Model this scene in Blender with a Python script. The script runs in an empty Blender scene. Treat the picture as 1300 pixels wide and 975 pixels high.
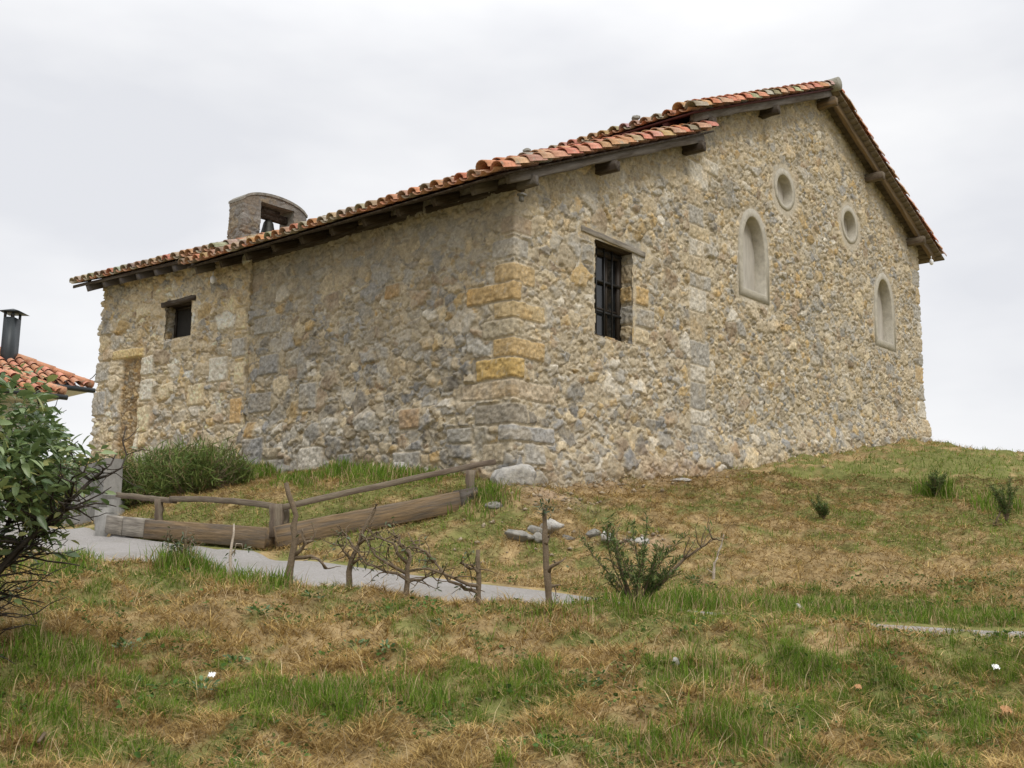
import bpy, math, random
import numpy as np
from mathutils import Vector, Matrix
R = math.radians
random.seed(4); rng = np.random.default_rng(7)
S = bpy.context.scene; COL = S.collection

# ------------------------------------------------------------------ camera, sky, sun, exposure
F, PITCH, ROLL = 1385.73, .1588, .0157
cd = bpy.data.cameras.new('camera'); cam = bpy.data.objects.new('camera', cd); COL.objects.link(cam)
cd.sensor_width = 36; cd.lens = F/1300*36; cd.clip_end = 3000; cd.clip_start = .05
cam.matrix_world = Matrix.Rotation(R(90)+PITCH, 4, 'X') @ Matrix.Rotation(ROLL, 4, 'Z')
S.camera = cam
SUN_B, SUN_E = R(152), R(50)
w = bpy.data.worlds.new('World'); S.world = w; w.use_nodes = True
nt = w.node_tree; nt.nodes.clear(); L_ = nt.links.new
out = nt.nodes.new('ShaderNodeOutputWorld'); mixs = nt.nodes.new('ShaderNodeMixShader')
b1 = nt.nodes.new('ShaderNodeBackground'); b2 = nt.nodes.new('ShaderNodeBackground')
sky = nt.nodes.new('ShaderNodeTexSky'); sky.sky_type = 'NISHITA'; sky.sun_disc = False
sky.sun_elevation = SUN_E; sky.sun_rotation = SUN_B; sky.dust_density = 3
b1.inputs['Strength'].default_value = .1; L_(sky.outputs[0], b1.inputs['Color'])
tc = nt.nodes.new('ShaderNodeTexCoord')
mp = nt.nodes.new('ShaderNodeMapping'); mp.inputs['Scale'].default_value = (1, 1, 2.6); L_(tc.outputs['Generated'], mp.inputs['Vector'])
n1 = nt.nodes.new('ShaderNodeTexNoise'); n1.inputs['Scale'].default_value = 2.2; n1.inputs['Detail'].default_value = 5; n1.inputs['Roughness'].default_value = .5
L_(mp.outputs[0], n1.inputs['Vector'])
cr = nt.nodes.new('ShaderNodeValToRGB'); L_(n1.outputs['Fac'], cr.inputs['Fac'])
cr.color_ramp.elements[0].position = .42; cr.color_ramp.elements[0].color = (.75, .76, .795, 1)
cr.color_ramp.elements[1].position = .66; cr.color_ramp.elements[1].color = (.94, .94, .945, 1)
L_(cr.outputs[0], b2.inputs['Color'])
sx_ = nt.nodes.new('ShaderNodeSeparateXYZ'); L_(tc.outputs['Generated'], sx_.inputs[0])   # overcast: the zenith is brighter than the horizon
mr = nt.nodes.new('ShaderNodeMapRange'); mr.interpolation_type = 'SMOOTHSTEP'; L_(sx_.outputs['Z'], mr.inputs[0])
for i_, v_ in ((1, .38), (2, 1.), (3, 1.02), (4, 2.5)): mr.inputs[i_].default_value = v_
L_(mr.outputs[0], b2.inputs['Strength'])
mixs.inputs[0].default_value = .94
L_(b1.outputs[0], mixs.inputs[1]); L_(b2.outputs[0], mixs.inputs[2]); L_(mixs.outputs[0], out.inputs[0])
sd = bpy.data.lights.new('sun', 'SUN'); sd.energy = 1.5; sd.angle = R(14); sd.color = (1, .955, .88)
so = bpy.data.objects.new('sun', sd); COL.objects.link(so)
sdir = Vector((math.sin(SUN_B)*math.cos(SUN_E), math.cos(SUN_B)*math.cos(SUN_E), math.sin(SUN_E)))
so.rotation_euler = sdir.to_track_quat('Z', 'Y').to_euler(); so.location = sdir*60
S.view_settings.view_transform = 'Standard'; S.view_settings.look = 'None'
S.view_settings.exposure = .1; S.view_settings.gamma = 1; S.view_settings.use_curve_mapping = False

# ------------------------------------------------------------------ frames: building axes and sight lines for surveying
TH = .7287
U = np.array([math.sin(TH), math.cos(TH), 0]); V = np.array([-math.cos(TH), math.sin(TH), 0]); A = np.array([0, 15., 0]); Z = np.array([0, 0, 1.])
def W(u, v, z): return A+u*U+v*V+z*Z
def ray(px, py):
    a, b = px-650, py-487.5; c, s = math.cos(ROLL), math.sin(ROLL)
    X = (a*c+b*s)/F; Y = -(-a*s+b*c)/F; c, s = math.cos(PITCH), math.sin(PITCH)
    return np.array([X, c-Y*s, s+Y*c])
def at(px, py, y): d = ray(px, py); return d*(y/d[1])

# ------------------------------------------------------------------ noise
def h2(ix, iy, sd=0):
    n = (ix.astype(np.int64)*374761393+iy.astype(np.int64)*668265263+sd*982451653) & 0xffffffff
    n = ((n ^ (n >> 13))*1274126177) & 0xffffffff; n = ((n ^ (n >> 16))*2246822519) & 0xffffffff
    return ((n ^ (n >> 15)) & 0xffffff)/float(0xffffff)
def vn(x, y, sd=0):
    ix = np.floor(x); iy = np.floor(y); fx = x-ix; fy = y-iy; fx = fx*fx*(3-2*fx); fy = fy*fy*(3-2*fy)
    a, b, c, d = h2(ix, iy, sd), h2(ix+1, iy, sd), h2(ix, iy+1, sd), h2(ix+1, iy+1, sd)
    return (a*(1-fx)+b*fx)*(1-fy)+(c*(1-fx)+d*fx)*fy
def fbm(x, y, sd=0, o=4):
    t = 0; a = .5; n = 0
    for i in range(o): t = t+a*vn(x*2**i, y*2**i, sd+i*17); n += a; a *= .5
    return t/n
def sst(a, b, x): t = np.clip((x-a)/(b-a), 0, 1); return t*t*(3-2*t)

# ------------------------------------------------------------------ materials
def mat(name, color=None, attr=False, rough=.85, var=.25, vscale=9, bump=.25, bscale=40, stretch=None, spec=.25, col2=None, c2scale=3, c2pos=(.45, .62), transl=0, metal=0, tint=None):
    m = bpy.data.materials.new(name); m.use_nodes = True; t = m.node_tree; l = t.links.new
    bs = t.nodes['Principled BSDF']; bs.inputs['Roughness'].default_value = rough; bs.inputs['Specular IOR Level'].default_value = spec; bs.inputs['Metallic'].default_value = metal
    c = t.nodes.new('ShaderNodeTexCoord'); vec = c.outputs['Object']
    if stretch:
        q = t.nodes.new('ShaderNodeMapping'); q.inputs['Scale'].default_value = stretch; l(vec, q.inputs['Vector']); vec = q.outputs[0]
    def noise(sc, det=5, ro=.6):
        n = t.nodes.new('ShaderNodeTexNoise'); n.inputs['Scale'].default_value = sc; n.inputs['Detail'].default_value = det; n.inputs['Roughness'].default_value = ro; l(vec, n.inputs['Vector']); return n.outputs['Fac']
    if attr: a = t.nodes.new('ShaderNodeAttribute'); a.attribute_name = 'col'; src = a.outputs['Color']
    else: a = t.nodes.new('ShaderNodeRGB'); a.outputs[0].default_value = (*color, 1); src = a.outputs[0]
    if col2:
        r = t.nodes.new('ShaderNodeMapRange'); l(noise(c2scale), r.inputs[0]); r.inputs[1].default_value, r.inputs[2].default_value = c2pos
        mx = t.nodes.new('ShaderNodeMix'); mx.data_type = 'RGBA'; l(r.outputs[0], mx.inputs[0]); l(src, mx.inputs[6]); mx.inputs[7].default_value = (*col2, 1); src = mx.outputs[2]
    if var:
        r = t.nodes.new('ShaderNodeMapRange'); l(noise(vscale, 7, .68), r.inputs[0]); r.inputs[1].default_value, r.inputs[2].default_value = .25, .75
        r.inputs[3].default_value, r.inputs[4].default_value = 1-var, 1+var
        vm = t.nodes.new('ShaderNodeVectorMath'); vm.operation = 'SCALE'; l(src, vm.inputs[0]); l(r.outputs[0], vm.inputs[3]); src = vm.outputs[0]
    l(src, bs.inputs['Base Color'])
    if bump:
        bp = t.nodes.new('ShaderNodeBump'); bp.inputs['Strength'].default_value = bump; bp.inputs['Distance'].default_value = .02; l(noise(bscale, 6, .65), bp.inputs['Height']); l(bp.outputs[0], bs.inputs['Normal'])
    if transl:
        tr = t.nodes.new('ShaderNodeBsdfTranslucent'); l(src, tr.inputs['Color']); ms = t.nodes.new('ShaderNodeMixShader'); ms.inputs[0].default_value = transl
        o = t.nodes['Material Output']; l(bs.outputs[0], ms.inputs[1]); l(tr.outputs[0], ms.inputs[2]); l(ms.outputs[0], o.inputs[0])
    return m
M = dict(
 masonry=mat('rubble_masonry', attr=True, rough=.92, var=.32, vscale=24, bump=.7, bscale=45, spec=.15),
 tile=mat('clay_tile', attr=True, rough=.88, var=.32, vscale=22, bump=.4, bscale=60, spec=.15, col2=(.29, .265, .205), c2scale=7, c2pos=(.56, .72)),
 wood=mat('weathered_wood', (.13, .1, .075), rough=.85, var=.4, vscale=14, bump=.5, bscale=26, stretch=(.35, 3.5, 3.5), col2=(.175, .145, .105), c2scale=5, spec=.15),
 darkwood=mat('old_dark_wood', (.05, .037, .027), rough=.85, var=.35, vscale=14, bump=.4, bscale=26, stretch=(.35, 3.5, 3.5), col2=(.1, .085, .07), c2scale=5, spec=.15),
 palewood=mat('pale_silvery_wood', (.3, .27, .225), rough=.85, var=.35, vscale=14, bump=.5, bscale=28, stretch=(.35, 3.5, 3.5), col2=(.17, .15, .125), c2scale=4, spec=.15),
 greywood=mat('silvery_wood', (.135, .12, .105), rough=.85, var=.35, vscale=14, bump=.5, bscale=28, stretch=(.35, 3.5, 3.5), col2=(.09, .075, .06), c2scale=4, spec=.15),
 rafterpaint=mat('rafter_wood', (.13, .12, .13), rough=.8, var=.3, vscale=12, bump=.3, bscale=26, stretch=(.15, 1, 1)),
 redwood=mat('dull_red_wood', (.075, .022, .02), rough=.8, var=.3, vscale=12, bump=.3, bscale=26),
 soffit=mat('soffit_board', (.15, .12, .085), rough=.85, var=.35, vscale=10, bump=.4, bscale=26, spec=.15),
 oak=mat('sawn_oak', (.2, .14, .08), rough=.85, var=.5, vscale=10, bump=.55, bscale=22, stretch=(.3, 4, 4), col2=(.13, .105, .08), c2scale=4, spec=.15),
 concrete=mat('lime_render', (.41, .38, .315), rough=.92, var=.25, vscale=9, bump=.5, bscale=40, spec=.2),
 infill=mat('smooth_infill', (.46, .43, .38), rough=.9, var=.2, vscale=7, bump=.25, bscale=30, stretch=(1.6, 1.6, .3), spec=.15, col2=(.33, .305, .26), c2scale=2.2, c2pos=(.42, .7)),
 greywall=mat('grey_concrete', (.26, .25, .23), rough=.9, var=.35, vscale=6, bump=.45, bscale=30, spec=.15, stretch=(1, 1, .5), col2=(.17, .165, .15), c2scale=2.5),
 asphalt=mat('worn_pale_asphalt', (.27, .255, .24), rough=.9, var=.25, vscale=40, bump=.4, bscale=140, spec=.15, col2=(.24, .225, .205), c2scale=1.3),
 soil=mat('turf_soil', attr=True, rough=.95, var=.35, vscale=9, bump=.8, bscale=24, spec=.05),
 straw=mat('dry_grass', attr=True, rough=.8, var=0, bump=0, spec=.1, transl=.2),
 grass=mat('green_grass', attr=True, rough=.7, var=0, bump=0, spec=.15, transl=.3),
 leaf=mat('glossy_leaf', attr=True, rough=.36, var=.15, vscale=30, bump=0, spec=.5, transl=.25),
 needle=mat('needle_leaf', attr=True, rough=.7, var=0, bump=0, spec=.15, transl=.2),
 bark=mat('bark', (.16, .122, .082), rough=.9, var=.4, vscale=40, bump=.6, bscale=90, spec=.1),
 darkbark=mat('dark_bark', (.06, .05, .042), rough=.9, var=.4, vscale=30, bump=.5, bscale=70, spec=.1),
 barebark=mat('peeled_wood', (.42, .36, .29), rough=.85, var=.35, vscale=30, bump=.5, bscale=70, spec=.1),
 rock=mat('limestone', (.42, .4, .36), rough=.9, var=.35, vscale=14, bump=.9, bscale=24, spec=.15, col2=(.27, .26, .24), c2scale=9),
 dullrock=mat('grey_limestone', (.25, .235, .205), rough=.95, var=.4, vscale=14, bump=.9, bscale=24, spec=.1, col2=(.18, .175, .155), c2scale=9),
 iron=mat('black_iron', (.018, .018, .018), rough=.55, var=.2, bump=.1, spec=.4),
 frame=mat('dark_window_wood', (.035, .026, .019), rough=.6, var=.2, bump=.1, spec=.3),
 glass=mat('dark_glass', (.012, .013, .014), rough=.08, var=0, bump=.05, bscale=3, spec=.5),
 bronze=mat('bell_bronze', (.035, .035, .03), rough=.5, var=.2, bump=.1, metal=.6),
 chimney=mat('grey_sheet_metal', (.035, .042, .046), rough=.5, var=.1, bump=0, metal=.2, spec=.4),
 white=mat('white_paint', (.8, .8, .78), rough=.7, var=.05, bump=.1),
 plaster=mat('white_plaster', (.72, .71, .69), rough=.9, var=.06, bump=.1),
 ceramic=mat('white_ceramic', (.75, .76, .78), rough=.25, var=0, bump=0, spec=.5),
 interior=mat('dark_interior', (.03, .028, .026), rough=.95, var=.2, bump=0),
 dryleaf=mat('dry_leaf', (.4, .22, .1), rough=.8, var=.2, bump=0),
)

# ------------------------------------------------------------------ object helpers
WL = {}
def prop(o, label=None, cat=None, group=None, kind=None):
    for k, v in (('label', label), ('category', cat), ('group', group), ('kind', kind)):
        if v: o[k] = v
    return o
def thing(name, loc, label, cat, group=None):
    o = bpy.data.objects.new(name, None); COL.objects.link(o); o.location = loc; o.empty_display_size = .2; WL[o] = np.array(loc, float)
    return prop(o, label, cat, group)
def npmesh(name, v, loops, tot, cols=None, smooth=False):
    me = bpy.data.meshes.new(name); v = np.asarray(v, np.float32); loops = np.asarray(loops, np.int32); tot = np.asarray(tot, np.int32)
    me.vertices.add(len(v)); me.vertices.foreach_set('co', v.ravel()); me.loops.add(len(loops)); me.loops.foreach_set('vertex_index', loops)
    me.polygons.add(len(tot)); st = np.zeros(len(tot), np.int32); st[1:] = np.cumsum(tot)[:-1]; me.polygons.foreach_set('loop_start', st)
    if smooth: me.polygons.foreach_set('use_smooth', np.ones(len(tot), bool))
    me.update(calc_edges=True)
    if cols is not None:
        a = me.color_attributes.new('col', 'FLOAT_COLOR', 'POINT'); c = np.ones((len(v), 4), np.float32); c[:, :3] = cols; a.data.foreach_set('color', c.ravel())
    return me
def link(name, me, m, parent=None, origin=None):
    o = bpy.data.objects.new(name, me); COL.objects.link(o); me.materials.append(m)
    if origin is not None: o.location = np.array(origin)-(WL[parent] if parent else 0); WL[o] = np.array(origin, float)
    if parent: o.parent = parent
    return o
def obj(name, v, faces, m, parent=None, cols=None, smooth=False, origin=None):
    v = np.asarray(v, float)
    if origin is None:
        origin = WL[parent] if parent is not None and parent in WL else np.array([v[:, 0].mean(), v[:, 1].mean(), v[:, 2].min()])
    loops = [i for f in faces for i in f]; tot = [len(f) for f in faces]
    return link(name, npmesh(name, v-origin, loops, tot, cols, smooth), m, parent, origin)
class MB:
    def __init__(s): s.v = []; s.f = []; s.c = []
    def quad(s, *p, c=None):
        n = len(s.v); s.v += [tuple(q) for q in p]; s.f.append(tuple(range(n, n+len(p))))
        if c is not None: s.c += [c]*len(p)
    def box(s, o, ex, ey, ez, c=None):
        o, ex, ey, ez = map(np.array, (o, ex, ey, ez)); n = len(s.v)
        for k in range(8): s.v.append(tuple(o+ex*(k & 1)+ey*(k >> 1 & 1)+ez*(k >> 2)))
        s.f += [tuple(n+i for i in q) for q in ((0, 2, 3, 1), (4, 5, 7, 6), (0, 1, 5, 4), (2, 6, 7, 3), (0, 4, 6, 2), (1, 3, 7, 5))]
        if c is not None: s.c += [c]*8
    def tube(s, pts, rad, n=6, c=None, cap=True):
        pts = [np.array(p, float) for p in pts]; base = len(s.v); up = np.array([.31, .17, .93])
        for i, p in enumerate(pts):
            d = pts[min(i+1, len(pts)-1)]-pts[max(i-1, 0)]; d = d/(np.linalg.norm(d)+1e-9)
            a = np.cross(d, up); a /= np.linalg.norm(a)+1e-9; b = np.cross(d, a); r = rad[i] if hasattr(rad, '__len__') else rad
            for k in range(n): t = 2*math.pi*k/n; s.v.append(tuple(p+r*(a*math.cos(t)+b*math.sin(t))))
        for i in range(len(pts)-1):
            for k in range(n):
                q = base+i*n; s.f.append((q+k, q+(k+1) % n, q+n+(k+1) % n, q+n+k))
        if cap: s.f.append(tuple(base+k for k in range(n))[::-1]); s.f.append(tuple(base+(len(pts)-1)*n+k for k in range(n)))
        if c is not None: s.c += [c]*(n*len(pts))
    def build(s, name, m, parent=None, smooth=False, origin=None):
        return obj(name, s.v, s.f, m, parent, s.c if s.c else None, smooth, origin)
def beam(name, p0, p1, wd, ht, m, parent=None, up=(0, 0, 1), wob=.012, seg=10, bow=0, taper=0, label=None):
    """a timber from p0 to p1 (axis through its middle), local X along the grain"""
    p0, p1 = np.array(p0, float), np.array(p1, float); d = p1-p0; Ln = np.linalg.norm(d); x = d/Ln
    y = np.cross(up, x); y /= np.linalg.norm(y); z = np.cross(x, y); v = []; f = []
    for i in range(seg+1):
        t = i/seg; k = 1-taper*t; yo, zo = random.gauss(0, wob*.5), random.gauss(0, wob*.5)+bow*4*t*(1-t)
        ch = min(.016, .2*min(wd, ht))
        for (sy, sz) in ((-1, -1), (1, -1), (1, 1), (-1, 1)):
            for (cy, cz) in (((0, ch), (ch, 0)) if sy*sz > 0 else ((ch, 0), (0, ch))):
                v.append((t*Ln, yo+sy*(wd/2*k-cy*.5)+random.gauss(0, wob*.25), zo+sz*(ht/2*k-cz*.5)+random.gauss(0, wob*.25)))
    for i in range(seg):
        for k in range(8): f.append((i*8+k, i*8+(k+1) % 8, i*8+8+(k+1) % 8, i*8+8+k))
    f.append(tuple(range(8))[::-1]); f.append(tuple(seg*8+k for k in range(8)))
    me = npmesh(name, np.array(v), [i for q in f for i in q], [len(q) for q in f])
    o = bpy.data.objects.new(name, me); COL.objects.link(o); me.materials.append(m)
    T = Matrix(((x[0], y[0], z[0], 0), (x[1], y[1], z[1], 0), (x[2], y[2], z[2], 0), (0, 0, 0, 1)))
    o.rotation_euler = T.to_euler(); o.location = p0-(WL[parent] if parent else 0); WL[o] = p0
    if parent: o.parent = parent
    if label: o['label'] = label
    return o

# ------------------------------------------------------------------ terrain: thin plate through surveyed points
CREST = [(120, 714, 10.3), (200, 727, 10.), (300, 739, 9.6), (400, 750, 9.4), (500, 756, 9.2), (600, 770, 9.1), (700, 776, 9.), (800, 777, 8.9), (900, 780, 8.6), (1000, 789, 8.3), (1150, 807, 8.), (1300, 816, 7.8)]
PFAR = [(60, 664, 16.4), (110, 668, 15.4), (200, 677, 13.9), (300, 693, 12.8), (400, 712, 12.), (500, 726, 11.5), (600, 739, 11.1), (700, 751, 10.7), (780, 763, 10.4), (900, 777, 10.), (1040, 788.5, 9.5), (1170, 795, 9.2), (1300, 800, 8.9), (1420, 806, 8.6)]
cp = [at(*p) for p in CREST+PFAR]
cp += [at(p[0], p[1], p[2])+np.array([.2, .55, -.07-.02*i/12]) for i, p in enumerate(CREST)]
cp += [at(x, 975, 5.2) for x in (0, 325, 650, 975, 1300)]+[at(60, 850, 6.4), at(650, 868, 6.7), at(1250, 880, 6.4), at(330, 850, 6.9), at(950, 870, 6.7)]
TL = [(140, 655, 677, 14.6), (160, 656, 680, 14.3), (189, 660, 683, 13.95), (240, 663, 688, 13.5), (295, 666, 693, 13.05), (345, 669, 697, 12.6), (420, 655, 682, 12.97), (500, 639, 667, 13.37), (580, 622, 648, 13.75)]
cp += [at(a, b+5, y+.36) for a, b, c, y in TL]+[at(a, c+1, y-.05) for a, b, c, y in TL]
TLX = np.array([at(a, c, y) for a, b, c, y in TL])
cp += [np.array(p) for p in ((0, 0, -1.6), (-5, 0, -1.5), (5, 0, -1.7), (0, -3, -1.9), (-7, 6, -.6), (7.5, 5, -1.2))]
cp += [W(u, -.1, z) for u, z in ((0, .98), (2.4, 1.2), (4.76, 1.48), (9.35, 2.2), (12, 2.55), (15.15, 2.86))]
cp += [W(-.1, v, z) for v, z in ((1.5, 1.2), (3.9, 1.32), (6., 1.45), (9, 1.7), (11.6, 1.82))]
cp += [at(345, 664, 12.75), at(600, 634, 13.9), at(188, 657, 14.2), at(150, 655, 14.6), at(850, 690, 13.0), at(1000, 660, 15.), at(1300, 700, 13), at(1300, 585, 21.5), at(1240, 572, 24), at(1300, 640, 17), at(1150, 640, 17)]
cp += [np.array(p) for p in ((13, 30, 1.5), (16, 24, 1.), (14, 17, .9), (13, 11, -.6), (5, 34, 2.2), (-10, 20, 1.4), (-8.5, 17.5, 1.2), (-14, 30, 1.), (-11, 12, .5), (-3, 28, 2.), (20, 34, -.5))]
_f = np.array([at(*p) for p in PFAR]); _c = np.array([at(*p) for p in CREST])+np.array([.2, .5, -.08])
for x_ in np.linspace(-5.6, 3., 10):
    f_ = [np.interp(x_, _f[:, 0], _f[:, k]) for k in (1, 2)]; c_ = [np.interp(x_, _c[:, 0], _c[:, k]) for k in (1, 2)]
    for t_ in (.33, .66): cp.append(np.array([x_, f_[0]*(1-t_)+c_[0]*t_, f_[1]*(1-t_)+c_[1]*t_]))
cp = np.array(cp); n_ = len(cp)
def tpsK(d2): return np.where(d2 > 1e-9, .5*d2*np.log(np.maximum(d2, 1e-9)), 0)
K = tpsK(((cp[:, None, :2]-cp[None, :, :2])**2).sum(-1))+np.eye(n_)*.004
P_ = np.c_[np.ones(n_), cp[:, :2]]; T_ = np.zeros((n_+3, n_+3)); T_[:n_, :n_] = K; T_[:n_, n_:] = P_; T_[n_:, :n_] = P_.T
cf = np.linalg.solve(T_, np.r_[cp[:, 2], 0, 0, 0])
farpts = np.array([at(*p) for p in PFAR])
crpts = np.array([at(*p)+np.array([.1, .42, 0]) for p in CREST])
def path_sd(x, y):
    """distance measured from the far edge of the path towards the viewer (positive on the path side)"""
    fx = np.r_[farpts[0, 0]-20, farpts[:, 0], farpts[-1, 0]+20]; fy = np.r_[farpts[0, 1]+14, farpts[:, 1], farpts[-1, 1]-3]
    return (np.interp(x, fx, fy)-y)*.87
def path_w(x):
    fx = np.r_[farpts[0, 0]-20, farpts[:, 0], farpts[-1, 0]+20]; fy = np.r_[farpts[0, 1]+14, farpts[:, 1], farpts[-1, 1]-3]
    nx = np.r_[crpts[0, 0]-20, crpts[:, 0], crpts[-1, 0]+20]; ny = np.r_[crpts[0, 1]+13, crpts[:, 1], crpts[-1, 1]-3]
    return np.maximum(.5, (np.interp(x, fx, fy)-np.interp(x, nx, ny))*.87)
def G0(x, y):
    sh = np.shape(x); x = np.ravel(np.asarray(x, float)); y = np.ravel(np.asarray(y, float)); xc = np.clip(x, -14, 16); yc = np.clip(y, -3, 32)
    r = np.empty(len(x))
    for i in range(0, len(x), 40000):
        a = slice(i, i+40000); d2 = (xc[a, None]-cp[None, :, 0])**2+(yc[a, None]-cp[None, :, 1])**2
        r[a] = tpsK(d2)@cf[:n_]+cf[n_]+cf[n_+1]*xc[a]+cf[n_+2]*yc[a]
    d_ = y-np.interp(x, TLX[:, 0], TLX[:, 1]); near_ = (x > TLX[0, 0]-.2) & (x < TLX[-1, 0]+.1) & (d_ > -1.3) & (d_ < .13)
    r = np.where(near_, np.minimum(r, np.interp(x, TLX[:, 0], TLX[:, 2])-.03-.05*np.clip(-d_, 0, 1)), r)
    st_ = (x > -7.4) & (x < -5.3) & (y > 14.4) & (y < 16.7); r = np.where(st_, np.minimum(r, .2+.3*np.maximum(y-14.75, 0)), r)
    o = np.hypot(x-xc, y-yc); t = sst(0, 90, o); r = r*(1-t)+(-9)*t-.03*np.minimum(o, 60)
    return r.reshape(sh)
def G(x, y):
    x = np.asarray(x, float); y = np.asarray(y, float); z = G0(x, y); s = path_sd(x, y)
    off = np.clip(np.maximum(-s/1.8, (s-path_w(x))/.9), 0, 1)
    return z+off*((fbm(x*1.1, y*1.1, 3, 3)-.5)*.16+(fbm(x*2.8, y*2.8, 9, 3)-.5)*.24+(fbm(x*8, y*8, 10, 2)-.5)*.08)
def gp(px, py, far=40):
    d = ray(px, py); d = d/d[1]; t = np.arange(3, far, .02); p = d[None]*t[:, None]; g = G(p[:, 0], p[:, 1]); k = np.argmax(p[:, 2] < g)
    q = p[k] if k > 0 else p[-1]; return np.array([q[0], q[1], float(G(q[0], q[1]))])
def onG(p): return np.array([p[0], p[1], float(G(p[0], p[1]))])
# green and bare patches: x, y, radius, amount
PATCH = []
for px, py, r, a in ((1150, 788, .9, .8), (1050, 780, .8, .8), (1260, 792, .9, .7), (900, 785, .7, .6), (820, 778, .5, .5), (420, 885, .35, .8), (330, 900, .5, .3), (240, 900, .5, .15), (100, 850, .7, .3), (60, 950, .8, .2), (250, 712, .45, .8), (300, 720, .35, .7), (460, 735, .4, .9), (500, 740, .3, .6), (180, 712, .5, .6), (120, 710, .5, .6),
                     (400, 640, .8, .8), (480, 620, .7, .8), (560, 610, .6, .7), (300, 650, .7, .5), (230, 650, .6, .5), (610, 650, .5, .6), (620, 615, .5, .8), (560, 690, .7, .35), (470, 690, .5, .3), (1020, 610, 1.2, .45), (1150, 600, 1.8, .6), (1240, 640, 1.8, .7), (1200, 615, 1.2, .5), (1280, 600, 1.6, .6), (900, 640, 1., .3), (1080, 650, 1., .3), (1230, 580, 2, .5), (1170, 690, .8, .35), (960, 760, .8, .2),
                     (700, 640, .8, -.4), (760, 620, .8, -.9), (860, 610, .8, -.6), (960, 590, .9, -.4), (1060, 572, 1.2, -.3), (700, 700, 1., -.3), (1150, 730, 1.2, -.55), (1000, 730, .8, -.4), (600, 800, .8, -.4), (760, 830, .8, -.4), (250, 790, .8, -.4), (400, 770, .7, -.3), (350, 960, .5, -.5), (420, 950, .5, -.5), (560, 940, .5, -.3),
                     (650, 870, .5, .3), (960, 830, .6, .35), (1000, 880, .5, .4), (880, 900, .5, .3), (1100, 940, .5, .2), (1250, 950, .6, .3), (1180, 860, .6, .25), (900, 960, .5, .3), (550, 880, .4, .35), (650, 920, .3, .25)):
    q = gp(px, py); PATCH.append((q[0], q[1], r, a))
def green(x, y):
    g = .58+(fbm(x*.9, y*.9, 21, 4)-.5)*.8+(fbm(x*3.3, y*3.3, 33, 3)-.5)*1.7+(fbm(x*9, y*9, 35, 2)-.5)*1.3
    for a, b, r, k in PATCH: g = g+.6*k*np.exp(-((x-a)**2+(y-b)**2)/(r*r))
    return g
def grid1(lo, hi, st, far):
    a = np.arange(lo, hi+.001, st); e = []; d = st
    while d < far: d *= 1.5; e.append(d)
    e = np.cumsum(e); return np.r_[(lo-e)[::-1], a, hi+e]
gx = grid1(-12, 16, .11, 300); gy = grid1(-2, 31, .11, 500)
X, Y = np.meshgrid(gx, gy); zz = G(X, Y); s_ = path_sd(X, Y)
onp = (s_ > .12) & (s_ < path_w(X)-.12); zz = zz-np.where(onp, .03, 0)
g = green(X, Y); gm = sst(.42, .8, g)[..., None]
bare = np.zeros_like(X)
for px, py, r in ((740, 612, .6), (800, 605, .7), (700, 625, .5), (880, 596, .45), (815, 690, .3)):
    q = gp(px, py); bare += np.exp(-((X-q[0])**2+(Y-q[1])**2)/(r*r))
bare = np.clip(bare, 0, 1)[..., None]
cs = np.array([.33, .24, .12])*(.45+1.*fbm(X*5, Y*5, 5, 3))[..., None]; cg = np.array([.11, .14, .036])
tcol = cs*(1-gm*.75)+cg*gm*.75; tcol = tcol*(1-bare)+np.array([.33, .24, .155])*bare
ny, nx = X.shape; idx = np.arange(nx*ny).reshape(ny, nx)
qf = np.stack([idx[:-1, :-1], idx[:-1, 1:], idx[1:, 1:], idx[1:, :-1]], -1).reshape(-1, 4)
prop(link('ground', npmesh('ground', np.stack([X, Y, zz], -1).reshape(-1, 3), qf.ravel(), np.full(len(qf), 4), tcol.reshape(-1, 3), True), M['soil']), kind='structure')
# path sheet draped on the ground, with a ragged edge
xs = np.arange(-13, 14, .1); pv = []; nc = 22
for x in xs:
    y0 = x*0+np.interp(x, farpts[:, 0], farpts[:, 1]) if farpts[0, 0] < x < farpts[-1, 0] else None
    fx = np.r_[farpts[0, 0]-20, farpts[:, 0], farpts[-1, 0]+20]; fy = np.r_[farpts[0, 1]+14, farpts[:, 1], farpts[-1, 1]-3]
    y0 = np.interp(x, fx, fy); e0 = (float(vn(np.array(x*2.5), np.array(.5), 4))-.5)*.09; e1 = (float(vn(np.array(x*2.1), np.array(7.5), 4))-.5)*.18
    for k in range(nc+1): pv.append((x, y0+e0-(float(path_w(np.array(x)))/.87+.1+e1)*k/nc))
pv = np.array(pv); pz = G0(pv[:, 0], pv[:, 1])+.006; pz += np.where((np.arange(len(pv)) % (nc+1) == 0) | (np.arange(len(pv)) % (nc+1) == nc), -.04, 0)
pi = np.arange(len(pv)).reshape(-1, nc+1); pf = np.stack([pi[:-1, :-1], pi[:-1, 1:], pi[1:, 1:], pi[1:, :-1]], -1).reshape(-1, 4)[:, ::-1]
prop(link('path', npmesh('path', np.c_[pv, pz], pf.ravel(), np.full(len(pf), 4), None, True), M['asphalt']), kind='structure')

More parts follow.
